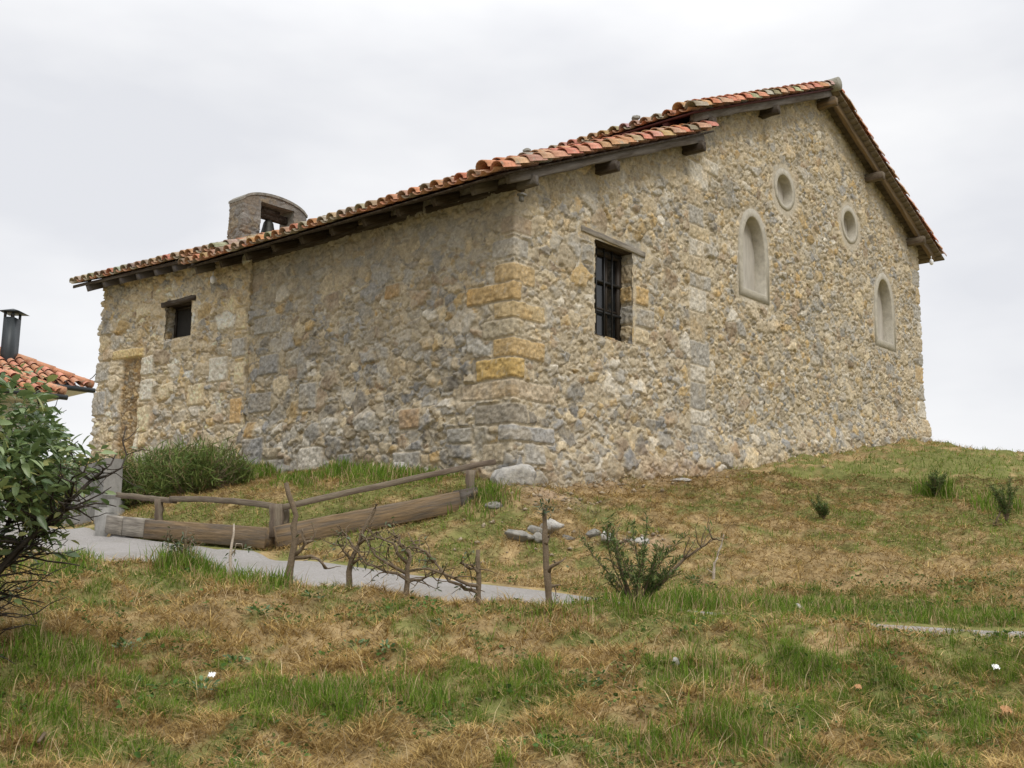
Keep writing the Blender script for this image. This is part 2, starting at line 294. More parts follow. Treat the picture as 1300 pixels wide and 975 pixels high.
# ------------------------------------------------------------------ rubble masonry as a sculpted sheet
PAL = dict(grey=(.335, .315, .275), blue=(.285, .276, .258), ochre=(.42, .31, .16), cream=(.48, .4, .27), brown=(.31, .24, .165), tan=(.4, .335, .235), pale=(.5, .46, .385), dark=(.245, .222, .185))
PK = ['grey', 'blue', 'ochre', 'cream', 'brown', 'tan', 'pale', 'dark']
def layer(s, z, cx, cz, sd):
    gx_ = s/cx; gz_ = z/cz; ix = np.floor(gx_); iz = np.floor(gz_); best = np.full(s.shape, 1e9); bx = bz = bi = bj = None
    for pas in (0, 1):
        if pas == 1: e = np.full(s.shape, 1e9)
        for di in (-1, 0, 1):
            for dj in (-1, 0, 1):
                i, j = ix+di, iz+dj
                px = (i+.5+(h2(i, j, sd)-.5)*.85+.25*np.where(j % 2 == 0, 1, -1))*cx; pz = (j+.5+(h2(i, j, sd+1)-.5)*.85)*cz
                if pas == 0:
                    d = (px-s)**2+((pz-z)*1.25)**2; m = d < best
                    if bx is None: bx, bz, bi, bj = px.copy(), pz.copy(), i.copy(), j.copy(); best = d
                    else: best = np.where(m, d, best); bx = np.where(m, px, bx); bz = np.where(m, pz, bz); bi = np.where(m, i, bi); bj = np.where(m, j, bj)
                else:
                    ox, oz = px-bx, (pz-bz)*1.25; ln = np.hypot(ox, oz); m = ln > 1e-6
                    dd = ((bx+px)/2-s)*ox+(((bz+pz)/2-z)*1.25)*oz; e = np.where(m, np.minimum(e, dd/np.maximum(ln, 1e-6)), e)
    return e, bi, bj, s-bx, z-bz
def masonry(s, z, sd, placed=(), big=.3, warm=.5, amp=1., mort=(.475, .41, .3)):
    """height and colour of rubble stonework at wall coordinates s, z (arrays); big, warm may be arrays"""
    sw = s+(fbm(s*5, z*5, sd+60, 3)-.5)*.15+(fbm(s*15, z*15, sd+61, 3)-.5)*.07; zw = z+(fbm(s*5, z*5, sd+71, 3)-.5)*.15+(fbm(s*15, z*15, sd+72, 3)-.5)*.07
    big = big+0*s; warm = np.clip(warm+0*s, 0, 1)
    H = np.zeros(s.shape); C = np.zeros(s.shape+(3,)); got = np.zeros(s.shape); ring = np.ones(s.shape)
    for li, (cx, cz, pr) in enumerate(((.44, .27, big*.6), (.25, .155, .3+.45*big), (.135, .088, .97))):
        e, i, j, lx, lz = layer(sw, zw, cx, cz, sd+li*7+2)
        pres = h2(i, j, sd+li*7+5) < pr; gap = .003+.012*h2(i, j, sd+li*7+6)+.01*(fbm(s*14, z*14, sd+li, 2)-.5)
        rnd = (.05, .036, .024)[li]; t = np.clip((e-gap)/rnd, 0, 1)
        a = (.022+.05*h2(i, j, sd+li*7+8))*(.95, .9, .75)[li]
        tilt = (h2(i, j, sd+li*7+9)-.5)*lx*.35+(h2(i, j, sd+li*7+10)-.5)*lz*.4
        h = pres*np.sqrt(np.maximum(1-(1-t)**2, 0))*(a+tilt*(.7+.3*t))*ring
        h = np.where(pres & (t > 0), np.maximum(h, .002), 0)
        rc = h2(i, j, sd+li*7+12); w = np.stack([.30-.14*warm, .20-.14*warm, .03+.09*warm, .06+.16*warm, .07+.03*warm, .18+.04*warm, .05+.06*warm, .11-.07*warm]); w = w/w.sum(0); cw = np.cumsum(w, 0)
        ci = (rc[None] > cw).sum(0).clip(0, 7); col = np.array([PAL[k] for k in PK])[ci]*(.74+.5*h2(i, j, sd+li*7+13))[..., None]
        m = (h > H) & pres; cov = np.clip(t*2.2, 0, 1)*m
        C = np.where(m[..., None], col, C); got = np.where(m, cov, got); H = np.maximum(H, h)
        if li < 2: ring = np.where(pres & (e > -1), np.where(t > 0, .25, .15), ring)*np.ones(s.shape)
    for k, (s0, s1, z0, z1, cname, a) in enumerate(placed):
        cx, cz, hx, hz = (s0+s1)/2, (z0+z1)/2, (s1-s0)/2, (z1-z0)/2; r = min(.022, hx*.5, hz*.5)
        ws = s+(fbm(s*5, z*5, 90+k, 2)-.5)*.03; wz = z+(fbm(s*5, z*5, 99+k, 2)-.5)*.03
        qx = np.abs(ws-cx)-hx+r; qz = np.abs(wz-cz)-hz+r; sdv = r-np.hypot(np.maximum(qx, 0), np.maximum(qz, 0))-np.minimum(np.maximum(qx, qz), 0)
        t = np.clip(sdv/.02, 0, 1); inn = sdv > 0; rg = (sdv > -.03) & ~inn
        hh = np.sqrt(np.maximum(1-(1-t)**2, 0))*(a+.012*(fbm(s*9, z*9, k, 3)-.5)+(s-cx)*(random.random()-.5)*.05)
        H = np.where(inn, hh, np.where(rg, H*np.clip(-sdv/.03, 0, 1)*.8, H)); got = np.where(inn, np.clip(t*2, 0, 1), np.where(rg, got*.3, got))
        C = np.where(inn[..., None], np.array(PAL[cname] if isinstance(cname, str) else cname)*(.9+.25*fbm(s*3, z*3, k+300, 3))[..., None], C)
    mc = np.array(mort)*(.78+.44*fbm(s*2.3, z*2.3, sd+40, 4))[..., None]
    H = H*amp+.02*(fbm(s*22, z*22, sd+50, 3)-.5)*(1+1.2*(H > .004))+.03*(fbm(s*1.6, z*1.6, sd+52, 2)-.5)
    inq = got*0
    for (s0, s1, z0, z1, *_r) in placed: inq = np.maximum(inq, ((s > s0) & (s < s1) & (z > z0) & (z < z1))*1.)
    smear = np.clip(sst(.5, .7, fbm(s*1.9, z*2.3, sd+77, 4))*.35+sst(.56, .66, fbm(s*7, z*8, sd+78, 3))*.35, 0, .7); got = got*(1-smear*(1-.75*inq))
    mott = (.72+.56*vn(s*38, z*38, sd+81))*(.85+.3*vn(s*17, z*17, sd+82)); st_ = sst(.55, .75, fbm(s*3.5, z*3.5, sd+83, 3))[..., None]*.35
    C = C*(1-st_)+st_*C*np.array([1.2, 1.0, .68]); fleck = (vn(s*30, z*30, sd+84) > .86)[..., None]*.3
    C = C*mott[..., None]*(1-fleck)+fleck*np.array([.52, .49, .42])
    return H, C*got[..., None]+mc*(1-got)[..., None]
def sheet(name, s, z, keep, pos, H, C, m, parent):
    """s, z: 1-D coordinates; keep(S,Z) says which cells stay; pos(S,Z,H) gives world points"""
    SS, ZZ = np.meshgrid(s, z); Pw = pos(SS, ZZ, H); nz, ns = SS.shape; ii = np.arange(nz*ns).reshape(nz, ns)
    sc = (SS[:-1, :-1]+SS[1:, 1:])/2; zc = (ZZ[:-1, :-1]+ZZ[1:, 1:])/2; k = keep(sc, zc)
    q = np.stack([ii[:-1, :-1], ii[:-1, 1:], ii[1:, 1:], ii[1:, :-1]], -1)[k]
    used = np.zeros(nz*ns, bool); used[q.ravel()] = True; remap = np.cumsum(used)-1
    v = Pw.reshape(-1, 3)[used]-WL[parent]
    return link(name, npmesh(name, v, remap[q.ravel()], np.full(len(q), 4), C.reshape(-1, 3)[used], True), m, parent, WL[parent])

church = thing('stone_church', W(0, 0, 1.0), 'old rubble stone church with clay tile roofs, a small belfry and ochre corner stones', 'church')
# roof planes (seat of the tiles)
SL = .4265
def zA(u): return 5.23+SL*(u+.6)
def zN(u): return 10.04-.425*abs(u-9.75)
def ztop(u):   # underside of the roof boards over the gable
    zn = 10.04-.425*np.abs(u-9.75)-.1; za = 5.23+SL*(u+.6)-.1
    return np.where(u < 4.62, za, zn)
def lancet(u, z, c, hw, zb, zs, zt):  # pointed-round niche
    rise = np.clip((z-zs)/(zt-zs), 0, 1); hwz = hw*np.sqrt(np.maximum(1-rise**1.8, 0)); return (np.abs(u-c) < hwz) & (z > zb) & (z < zt)
LC = (6.82, 12.84); RC = (8.12, 11.12); RZ = 7.4
quoins = [(-.35, .44, 3.86, 4.16, (.42, .31, .165), .04), (-.88, .16, 3.62, 3.88, (.44, .31, .15), .05), (-.35, .66, 3.36, 3.6, (.42, .32, .175), .04), (-.55, .22, 3.08, 3.34, (.36, .31, .22), .035), (-.35, .66, 2.8, 3.07, (.43, .31, .155), .045),
          (-.68, .21, 2.5, 2.79, (.45, .315, .125), .05), (-.94, .9, 2.22, 2.47, (.42, .345, .245), .04), (-.66, .31, 1.86, 2.14, (.27, .24, .19), .04), (-.22, .88, 1.62, 1.84, (.31, .3, .28), .06), (.25, .62, 1.3, 1.6, 'grey', .05), (-.5, -.1, 1.3, 1.58, 'tan', .05), (-1.15, -.7, 1.62, 1.84, 'grey', .05),
          (-.42, .3, 4.25, 4.52, 'grey', .03), (-.25, .35, 4.6, 4.85, 'brown', .03), (-2.7, -2.35, 4.0, 4.22, (.36, .25, .13), .04), (-2.2, -1.75, 1.9, 2.2, (.36, .27, .18), .05), (-5.1, -4.85, 2.95, 3.15, 'brown', .04), (-4.75, -4.3, 2.4, 2.85, 'grey', .05), (-5.95, -5.4, 3.1, 3.45, 'blue', .05), (-6.2, -5.55, 2.45, 2.8, 'blue', .05),
          (-6.15, -5.4, 3.85, 4.15, 'grey', .05), (-6.2, -5.95, 1.95, 2.3, (.4, .28, .14), .04), (-4.6, -4., 1.35, 1.75, 'pale', .06), (-2.3, -1.7, 1.2, 1.55, 'grey', .06), (-6.2, -5.6, 1.5, 2.0, 'blue', .06), (-5.5, -5., 1.25, 1.6, 'grey', .06), (-3.6, -3.2, 1.3, 1.6, 'blue', .05)]
zq = 2.0
for k, (c, hgt) in enumerate((('grey', .38), ('pale', .3), ('grey', .55), ('pale', .35), ('grey', .5), ('tan', .6), ('pale', .5), ('grey', .3), ('tan', .35), ('pale', .38), ('cream', .28), ('grey', .42), ('tan', .4), ('pale', .5))):
    quoins.append((4.56, 5.0+(.18 if k % 3 == 1 else 0)+.1*random.random(), zq, zq+hgt-.03, c, .032)); zq += hgt*.86
zq = 2.7
for k in range(14):
    hgt = .3+.12*random.random(); quoins.append((14.55+.2*(k % 2), 15.4-.15*(k % 2), zq, zq+hgt, ('grey', 'tan', 'pale', 'grey', (.42, .33, .2))[k % 5], .035)); zq += hgt+.03
quoins += [(5.05, 5.55, 6.95, 7.2, 'pale', .05), (2.95, 3.3, 4.1, 4.4, 'ochre', .05), (2.95, 3.45, 3.75, 4.05, 'grey', .05), (2.93, 3.3, 3.46, 3.7, 'cream', .05), (1.5, 1.85, 4.5, 4.8, 'grey', .05)]
st = .0185
s = np.arange(-6.45, 16.8, st); z = np.arange(.6, 9.98, st); SS, ZZ = np.meshgrid(s, z)
lowb = sst(3.0, 1.4, ZZ); left = SS < 0
bigA = np.where(left, .5, .25)+lowb*.35-np.where(SS > 5, .1, 0)*(1-lowb); warmA = np.where(left, .3, .85)-lowb*np.where(left, 0, .4)+(fbm(SS*.5, ZZ*.5, 8, 3)-.5)*.7
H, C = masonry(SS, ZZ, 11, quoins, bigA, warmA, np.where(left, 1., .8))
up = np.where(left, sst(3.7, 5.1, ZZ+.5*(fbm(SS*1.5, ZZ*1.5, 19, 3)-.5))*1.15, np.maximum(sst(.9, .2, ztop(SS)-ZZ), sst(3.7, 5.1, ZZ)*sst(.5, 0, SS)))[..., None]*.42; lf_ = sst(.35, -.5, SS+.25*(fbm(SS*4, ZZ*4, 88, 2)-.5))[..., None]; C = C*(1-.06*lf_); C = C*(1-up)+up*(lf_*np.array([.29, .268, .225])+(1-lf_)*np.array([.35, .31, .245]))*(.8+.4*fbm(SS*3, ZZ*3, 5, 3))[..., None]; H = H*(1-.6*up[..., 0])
rust = (sst(2.4, 1.3, ZZ)*(~left)*sst(.45, .7, fbm(SS*.8, ZZ*1.4, 66, 3)))[..., None]*.45; C = C*(1-rust)+rust*np.array([.4, .26, .15])
halo = np.zeros_like(SS)
wz_ = ZZ+.1*(fbm(SS*5, ZZ*5, 14, 2)-.5); ws_ = SS+.1*(fbm(SS*5, ZZ*5, 15, 2)-.5)
for c_ in (6.82, 12.84): halo = np.maximum(halo, sum(lancet(ws_, wz_, c_, .57+.02*k_, 4.9-.02*k_, 5.75, 6.66+.025*k_)*1. for k_ in range(6))/6)
for c_ in (8.12, 11.12): halo = np.maximum(halo, sst(.66, .46, np.hypot(SS-c_, ZZ-7.4)+.12*(fbm(SS*4, ZZ*4, 12, 2)-.5)))
H = H*(1-halo)+halo*.012; C = C*(1-halo[..., None])+halo[..., None]*np.array([.45, .4, .315])
flat = np.zeros_like(SS)
for a_, b_, c_, d_ in ((1.84, 2.9, 3.42, 4.93), (1.46, 3.36, 4.9, 5.08)): flat = np.maximum(flat, sst(.07, .02, np.maximum(np.maximum(a_-SS, SS-b_), np.maximum(c_-ZZ, ZZ-d_))))
H = H*(1-flat)+flat*.012
gz = np.interp(SS[0], np.linspace(0, 15, 60), G(*W(np.linspace(0, 15, 60)[:, None], 0, 0)[:, :2].T))
H = H+np.where(left, .07*sst(2.3, 2.12, ZZ)*sst(-6.6, -6.3, SS)*sst(-.2, -1.2, SS), .1*sst(.75, .15, ZZ-gz[None])*sst(0, .8, SS))
def posM(s, z, h):
    wv = .07; a = np.where(s < -wv, 1, np.where(s < 0, 1, np.where(s < wv, 1-s/wv, 0))); b = np.where(s < -wv, 0, np.where(s < 0, 1+s/wv, np.where(s < 15-wv, 1, np.where(s < 15, 1, np.clip(1-(s-15)/wv, 0, 1)))))
    c = np.where(s < 15-wv, 0, np.where(s < 15, (s-15+wv)/wv, 1))
    u = np.clip(s, 0, 15); v = np.where(s < 0, -s, np.where(s > 15, s-15, 0))
    e = h[..., None]; return A+u[..., None]*U+v[..., None]*V+z[..., None]*Z-U*(a[..., None]*e)-V*(b[..., None]*e)+U*(c[..., None]*e)
jag = lambda s, z, k: (fbm(s*9, z*9, k, 2)-.5)*.07
WB = (1.84, 2.9, 3.42, 4.93)
def keepM(s, z):
    top = np.where(s < 0, 5.42, np.where(s > 15, 7.72, ztop(np.clip(s, 0, 15))))+.04; k = z < top
    k &= ~((s-jag(s, z, 5)-.03 > WB[0]) & (s+jag(s, z, 6)+.03 < WB[1]) & (z+jag(s, z, 7)*.5 > WB[2]) & (z < WB[3]))
    for c in LC: k &= ~lancet(s, z, c, .5, 4.97, 5.75, 6.6)
    for c in RC: k &= ~(np.hypot(s-c, z-RZ) < .38)
    return k
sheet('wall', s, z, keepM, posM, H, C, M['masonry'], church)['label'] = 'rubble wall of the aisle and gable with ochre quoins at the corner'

# annex wall, turned a little towards the viewer
AT = .09; J = W(-.05, 6.3, 0); VA = V*math.cos(AT)-U*math.sin(AT); NA = -U*math.cos(AT)-V*math.sin(AT); AL = 4.56
def WA(a, o, z): return J+VA*a+NA*o+Z*z
s = np.arange(-.1, AL+.9, st); z = np.arange(1., 5.75, st); SS, ZZ = np.meshgrid(s, z)
aw = [(3.05, 4.08, 3.8, 3.98, (.47, .36, .19), .06), (2.72, 3.1, 3.4, 3.78, 'pale', .05), (2.7, 3.08, 2.9, 3.32, 'pale', .05), (2.75, 3.1, 2.3, 2.8, 'cream', .05), (.02, .3, 3.0, 3.4, 'cream', .04), (.05, .35, 2.3, 2.75, (.44, .3, .15), .04), (.5, 1., 3.1, 3.55, 'pale', .05), (.03, .33, 4., 4.4, 'cream', .05), (.02, .4, 3.5, 3.85, 'grey', .05), (1.1, 1.6, 2.7, 3.1, 'cream', .05), (1.7, 2.15, 3.78, 4.03, 'tan', .05), (AL-.4, AL+.3, 3.4, 3.8, 'grey', .05), (AL-.35, AL+.3, 2.7, 3.2, 'blue', .05)]
H, C = masonry(SS, ZZ, 29, aw, .42, .85+(fbm(SS*.7, ZZ*.7, 3, 3)-.5)*.5, 1.0, (.52, .44, .315)); C = np.minimum(C*1.15, .62)
H2, C2 = masonry(SS*1.7, ZZ*1.7, 55, (), .1, .9, .8, (.36, .28, .18)); blend = (sst(3.1, 3.18, SS)*sst(3.78, 3.7, SS)*sst(3.82, 3.76, ZZ))
flat = np.zeros_like(SS)
for a_, b_, c_, d_ in ((1.6, 2.48, 4.05, 4.72), (1.52, 2.58, 4.68, 4.8)): flat = np.maximum(flat, sst(.07, .02, np.maximum(np.maximum(a_-SS, SS-b_), np.maximum(c_-ZZ, ZZ-d_))))
H = H*(1-flat)+flat*.012
H = H*(1-blend)+blend*(H2*.8-.05); C = C*(1-blend[..., None])+blend[..., None]*C2*np.array([.88, .8, .68])
AWN = (1.6, 2.48, 4.05, 4.72)
def posA(s, z, h):
    wv = .07; a = np.where(s < AL, 1, np.clip(1-(s-AL)/wv, 0, 1)); b = np.where(s < AL-wv, 0, np.clip((s-AL+wv)/wv, 0, 1)); e = h[..., None]
    return J+VA*np.clip(s, 0, AL)[..., None]+Z*z[..., None]-NA*np.maximum(np.maximum(s-AL, -2*s), 0)[..., None]+NA*(a[..., None]*e)+VA*(b[..., None]*e)
def keepA(s, z): return ~((s-jag(s, z, 15)-.03 > AWN[0]) & (s+jag(s, z, 16)+.03 < AWN[1]) & (z+jag(s, z, 17)*.6 > AWN[2]) & (z < AWN[3])) & (z < 5.72)
sheet('wall', s, z, keepA, posA, H, C, M['masonry'], church)['label'] = 'pale annex wall with a blocked doorway under an ochre stone'

# reveals of the two real windows
def reveal(o, ds, dn, ns, nz, z0, seed, nm, placed=()):
    s = np.arange(0, ns, .018); z = np.arange(0, nz, .018); a, b = np.meshgrid(s, z); H, C = masonry(a+seed*3.1, b, seed, [(p[0]+seed*3.1, p[1]+seed*3.1, *p[2:]) for p in placed], .4, .75, .8)
    return sheet(nm, s, z, lambda s, z: s > -1, lambda s, z, h: o+ds*s[..., None]+Z*(z+z0)[..., None]+dn*(h[..., None]-.03), H, C, M['masonry'], church)
bw = thing('x', (0, 0, 0), None, None) if False else None
reveal(W(WB[1]-.03, -.015, 0), V, -U, .42, 1.52, WB[2]-.02, 41, 'window_reveal', [(.02, .3, .72, .98, 'ochre', .05), (.0, .3, .36, .66, 'grey', .05), (.02, .25, 1.05, 1.35, 'tan', .04)])
reveal(W(WB[0]+.03, -.015, 0), V, U, .42, 1.52, WB[2]-.02, 42, 'window_reveal')
def plate(nm, o, a, b, n, m, parent, th=.05):
    q = MB(); q.box(o, a, b, np.array(n)*th); return q.build(nm, m, parent)
def sill(o, a, b, seed, nm):
    s = np.arange(0, np.linalg.norm(a), .02); t = np.arange(0, np.linalg.norm(b), .02); x, y = np.meshgrid(s, t); H, C = masonry(x+seed, y, seed, (), .3, .8, .5); ah = a/np.linalg.norm(a); bh = b/np.linalg.norm(b)
    return sheet(nm, s, t, lambda s, z: s > -1, lambda s, z, h: o+ah*s[..., None]+bh*z[..., None]+Z*h[..., None], H, C, M['masonry'], church)
sill(W(WB[0]-.04, -.02, WB[2]-.03), U*1.16, V*.45, 61, 'window_sill')
# annex window: splayed lit jamb on the far side
reveal(WA(AWN[1]-.03, .015, 0), -NA, -VA, .27, .72, AWN[2]-.03, 43, 'window_reveal'); reveal(WA(AWN[0]+.03, .015, 0), -NA, VA, .36, .72, AWN[2]-.03, 44, 'window_reveal')
sill(WA(AWN[0]-.04, .02, AWN[2]-.03), VA*1.05, -NA*.4, 62, 'window_sill')

# barred window
fr = MB(); v0 = .22; u0, u1, z0, z1 = WB[0]+.02, WB[1]-.02, WB[2]+.0, WB[3]
for (a, b, c, d) in ((u0, u0+.09, z0, z1), (u1-.09, u1, z0, z1), (u0+.09, u1-.09, z0, z0+.09), (u0+.09, u1-.09, z1-.12, z1)):
    fr.box(W(a, v0, c), U*(b-a), V*.09, Z*(d-c))
win = fr.build('window', M['frame'], church); win['label'] = 'dark wooden window behind iron bars'
gl = MB(); gl.quad(W(u0+.05, v0+.06, z0), W(u1-.05, v0+.06, z0), W(u1-.05, v0+.06, z1), W(u0+.05, v0+.06, z1)); gl.build('pane_or_dark_back', M['glass'], win)
br = MB()
for k in range(1, 4):
    uu = u0+.09+(u1-u0-.18)*k/4; br.box(W(uu-.009, v0-.045, z0), U*.018, V*.018, Z*(z1-z0))
for k in range(1, 4):
    q = z0+(z1-z0)*(k/3.05)-.05; br.box(W(u0, v0-.02, q), U*(u1-u0), V*.03, Z*.035)
br.build('bars', M['iron'], win)
mu = MB()
for k in (1, 2): mu.box(W(u0+.09+(u1-u0-.18)*k/3-.02, v0+.02, z0+.09), U*.04, V*.03, Z*(z1-z0-.2))
for k in (1, 2): mu.box(W(u0+.09, v0+.03, z0+.09+(z1-z0-.21)*k/3-.018), U*(u1-u0-.18), V*.028, Z*.036)
mu.build('muntins', M['frame'], win)
beam('lintel', W(1.52, .01, 5.02), W(3.2, .01, 4.96), .1, .09, M['palewood'], church, wob=.006)
beam('lintel', W(1.7, .2, 5.0), W(3.05, .2, 4.99), .3, .14, M['darkwood'], church, wob=.01)
# annex window lintel and dark opening
beam('lintel', WA(1.54, .0, 4.77), WA(2.56, .0, 4.74), .1, .1, M['darkwood'], church, wob=.012)
beam('lintel', WA(1.56, -.16, 4.78), WA(2.52, -.16, 4.77), .2, .1, M['darkwood'], church, wob=.008)
fr = MB()
for (a, b, c, d) in ((1.6, 1.66, 4.04, 4.72), (2.42, 2.48, 4.04, 4.72), (1.66, 2.42, 4.04, 4.1), (1.66, 2.42, 4.66, 4.72)): fr.box(WA(a, -.26, c), VA*(b-a), NA*.05, Z*(d-c))
w2 = fr.build('window', M['frame'], church); w2['label'] = 'small unglazed window opening under a timber lintel'
q = MB(); q.quad(WA(1.58, -.255, 4), WA(2.5, -.255, 4), WA(2.5, -.255, 4.76), WA(1.58, -.255, 4.76)); q.build('pane_or_dark_back', M['interior'], w2)  # no glass here: near-black sheet, the shade of the unlit inside as colour

# lancets and round openings: pale surround, deep rim, smooth infill
def outline_lancet(c, hw, zb, zs, zt, n=16):
    p = [(c-hw, zb), (c+hw, zb)]
    for k in range(n+1):
        t = k/n*2-1; r = abs(t); a = math.pi/2*(1-r); x = hw*math.cos(a)*(1 if t < 0 else -1); p.append((c+x, zs+(zt-zs)*math.sin(a)**.92))
    return p
def outline_round(c, zc, r, n=36): return [(c+r*math.cos(2*math.pi*k/n), zc+r*math.sin(2*math.pi*k/n)) for k in range(n)]
def surround(nm, oi, oo, lab, depth=.22, proud=.03):
    n = len(oi); rn = [random.gauss(0, .006) for _ in oo]; v = []; f = []
    for (u, z), e in zip(oo, rn): v.append(W(u+e, .1, z+e))
    for (u, z), e in zip(oo, rn): v.append(W(u+e, -proud+.006, z+e))
    for (u, z), (a, b) in zip(oi, oo): v.append(W(u*.9+a*.1, -proud, z*.9+b*.1))
    for (u, z) in oi: v.append(W(u, -proud+.012, z))
    for (u, z) in oi: v.append(W(u, depth, z))
    for r in range(4):
        for k in range(n): f.append((r*n+k, r*n+(k+1) % n, (r+1)*n+(k+1) % n, (r+1)*n+k))
    t = obj(nm, v, f, M['concrete'], church, origin=WL[church]); t['label'] = lab
    obj('infill', [W(u, depth-.02, z) for u, z in oi], [tuple(range(n))], M['infill'], t, origin=WL[church]); return t
for c, lab in zip(LC, ('taller looking lancet niche nearer the barred window', 'lancet niche near the far corner')):
    surround('lancet_window', outline_lancet(c, .41, 5.06, 5.75, 6.52), outline_lancet(c, .57, 4.9, 5.75, 6.68), lab)
for c, lab in zip(RC, ('round opening above the nearer lancet', 'round opening nearer the right eave')):
    surround('round_window', outline_round(c, RZ, .315), [(u, z+.02) for u, z in outline_round(c, RZ, .43)], lab, .2)

# ------------------------------------------------------------------ clay tile roofs
TC = [(.47, .225, .13), (.5, .265, .16), (.45, .215, .125), (.46, .265, .17), (.42, .235, .15)]; LICH = [(.33, .28, .2), (.38, .33, .25), (.26, .2, .14)]
def tile_roof(name, o, along, down, width, length, parent, sp=.235, ex=.3, lich=.28, verge=None, r=.098, eave_lich=.42, clean=False):
    """o: top corner; along: unit vector across the columns; down: unit vector to the eave"""
    nrm = np.cross(along, down); nrm = nrm if nrm[2] > 0 else -nrm; v = []; f = []; c = []
    nc = int(round(width/sp)); nr = int(round(length/ex)); ex = length/nr; k5 = 7
    def tile(cx, dy, convex, rr, Ln, colr, lift, big=1.):
        base = len(v); yaw = random.gauss(0, .04); lx = random.gauss(0, .006); sp_ = random.gauss(0, .004)
        for (yy, ra, nz) in ((0, rr*1.0*big, lift+.022), (-Ln, rr*.84*big, lift-.012)):
            for th_ in (0, -.014):
                for k in range(k5+1):
                    t = math.pi*(k/k5); q = (ra+th_); x = q*math.cos(t)+cx+lx+yaw*yy; n = q*math.sin(t)*(1 if convex else -1)*(.95 if convex else .62)+nz+sp_
                    v.append(o+along*x+down*(dy+yy)+nrm*n)
                    hh = random.random()*.16+.92; c.append(tuple(a*hh for a in colr))
        n = k5+1
        for k in range(k5):
            f.append((base+k, base+k+1, base+2*n+k+1, base+2*n+k)); f.append((base+n+k, base+3*n+k, base+3*n+k+1, base+n+k+1))
            f.append((base+k, base+n+k, base+n+k+1, base+k+1)); f.append((base+2*n+k, base+2*n+k+1, base+3*n+k+1, base+3*n+k))
        for e in (0, k5): f.append((base+e, base+2*n+e, base+3*n+e, base+n+e))
    for ci in range(nc+1):
        for ri in range(nr):
            dy = length-ri*ex; x = ci*sp*width/(nc*sp); edge = verge is not None and ((verge == 0 and ci <= 1) or (verge == 1 and ci >= nc-1))
            lk = lich if ri > 1 else eave_lich
            if edge: lk = .1
            col = random.choice(LICH) if random.random() < lk else random.choice(TC); col = tuple(a*random.uniform(.85, 1.15) for a in col)
            if not clean and random.random() < .3 and not edge: b = random.choice(LICH); col = tuple((p+q)/2 for p, q in zip(col, b))
            tile(x, dy+random.gauss(0, .012), True, r, ex+.1, col, .105 if edge and ci in (1, nc-1) else .055, 1.25 if edge else 1)
            if ci < nc:
                col = random.choice(LICH) if random.random() < lk*.8 else random.choice(TC); tile(x+sp/2, dy+.02, False, r, ex+.1, col, .075)
    return obj(name, v, f, M['tile'], parent, c, True, WL[church] if parent is church else None)
def boards(name, o, along, down, width, length, th, m, parent, n=1):
    q = MB(); nrm = np.cross(along, down); nrm = nrm if nrm[2] > 0 else -nrm
    for k in range(n):
        q.box(o+down*(length*k/n+.004)-nrm*(th+.004*(k % 2)), along*width, down*(length/n-.012), nrm*th)
    return q.build(name, m, parent)
ca = 1/math.hypot(1, SL); dA = (-U-Z*SL)*ca; cn = 1/math.hypot(1, .425); dL = (-U-Z*.425)*cn; dR = (U-Z*.425)*cn
VO = -.43
# aisle lean-to
La = (4.78+.78)/ca
aisle = tile_roof('roof', W(4.78, VO+.05, zA(4.78)), V, dA, 7.36-VO, La, church, verge=0); aisle['label'] = 'lean-to aisle roof of barrel tiles'
boards('soffit', W(4.78, VO+.02, zA(4.78)-.005), V, dA, 7.4-VO, La-.1, .03, M['darkwood'], church)
# nave roof, two slopes
Ll = (9.75-4.1)/cn; Lr = (15.62-9.75)/cn; NV = 7.2
r1 = tile_roof('roof', W(9.75, VO+.05, 10.04), V, dL, NV-VO, Ll, church, verge=0); r1['label'] = 'high nave roof slope facing the aisle'
r2 = tile_roof('roof', W(9.75, VO+.05, 10.04), V, dR, NV-VO, Lr, church, verge=0); r2['label'] = 'nave roof slope falling to the far side'
boards('soffit', W(9.72, VO+.02, 10.03), V, dL, NV-VO, Ll-.06, .03, M['redwood'], church)
boards('soffit', W(9.78, VO-.02, 10.03), V, dR, NV-VO, Lr-.02, .03, M['soffit'], church, n=34)
rt = MB()
for k in range(18):
    y = VO-.03+k*.42; col = random.choice(LICH+TC[:2])
    rt.tube([W(9.75, y, 10.1), W(9.75, y+.48, 10.085)], [.13, .115], 12, col)
    if k == 0: rt.v[-1]
rt.build('ridge', M['tile'], r1, True, WL[church])
q = MB(); q.tube([W(9.75, VO-.08, 10.11), W(9.75, VO+.3, 10.11)], [.145, .14], 14, (.27, .26, .22)); q.build('ridge_cap', M['tile'], r1, False, WL[church])
# annex roof, slightly higher, turned with its wall
na = np.cross(VA, NA); dAn = (NA-Z*SL)*ca; oA = WA(.55, -4.6, 0)
zAn = 5.17+SL*4.6+.41
an = tile_roof('roof', WA(.5, -4.6, zAn), VA, dAn, 4.5, (4.6+.48)/ca, church, lich=.38, sp=.225); an['label'] = 'annex roof of older lichened tiles'
boards('soffit', WA(.4, -4.6, zAn-.005), VA, dAn, 4.62, (4.6+.44)/ca, .03, M['darkwood'], church)
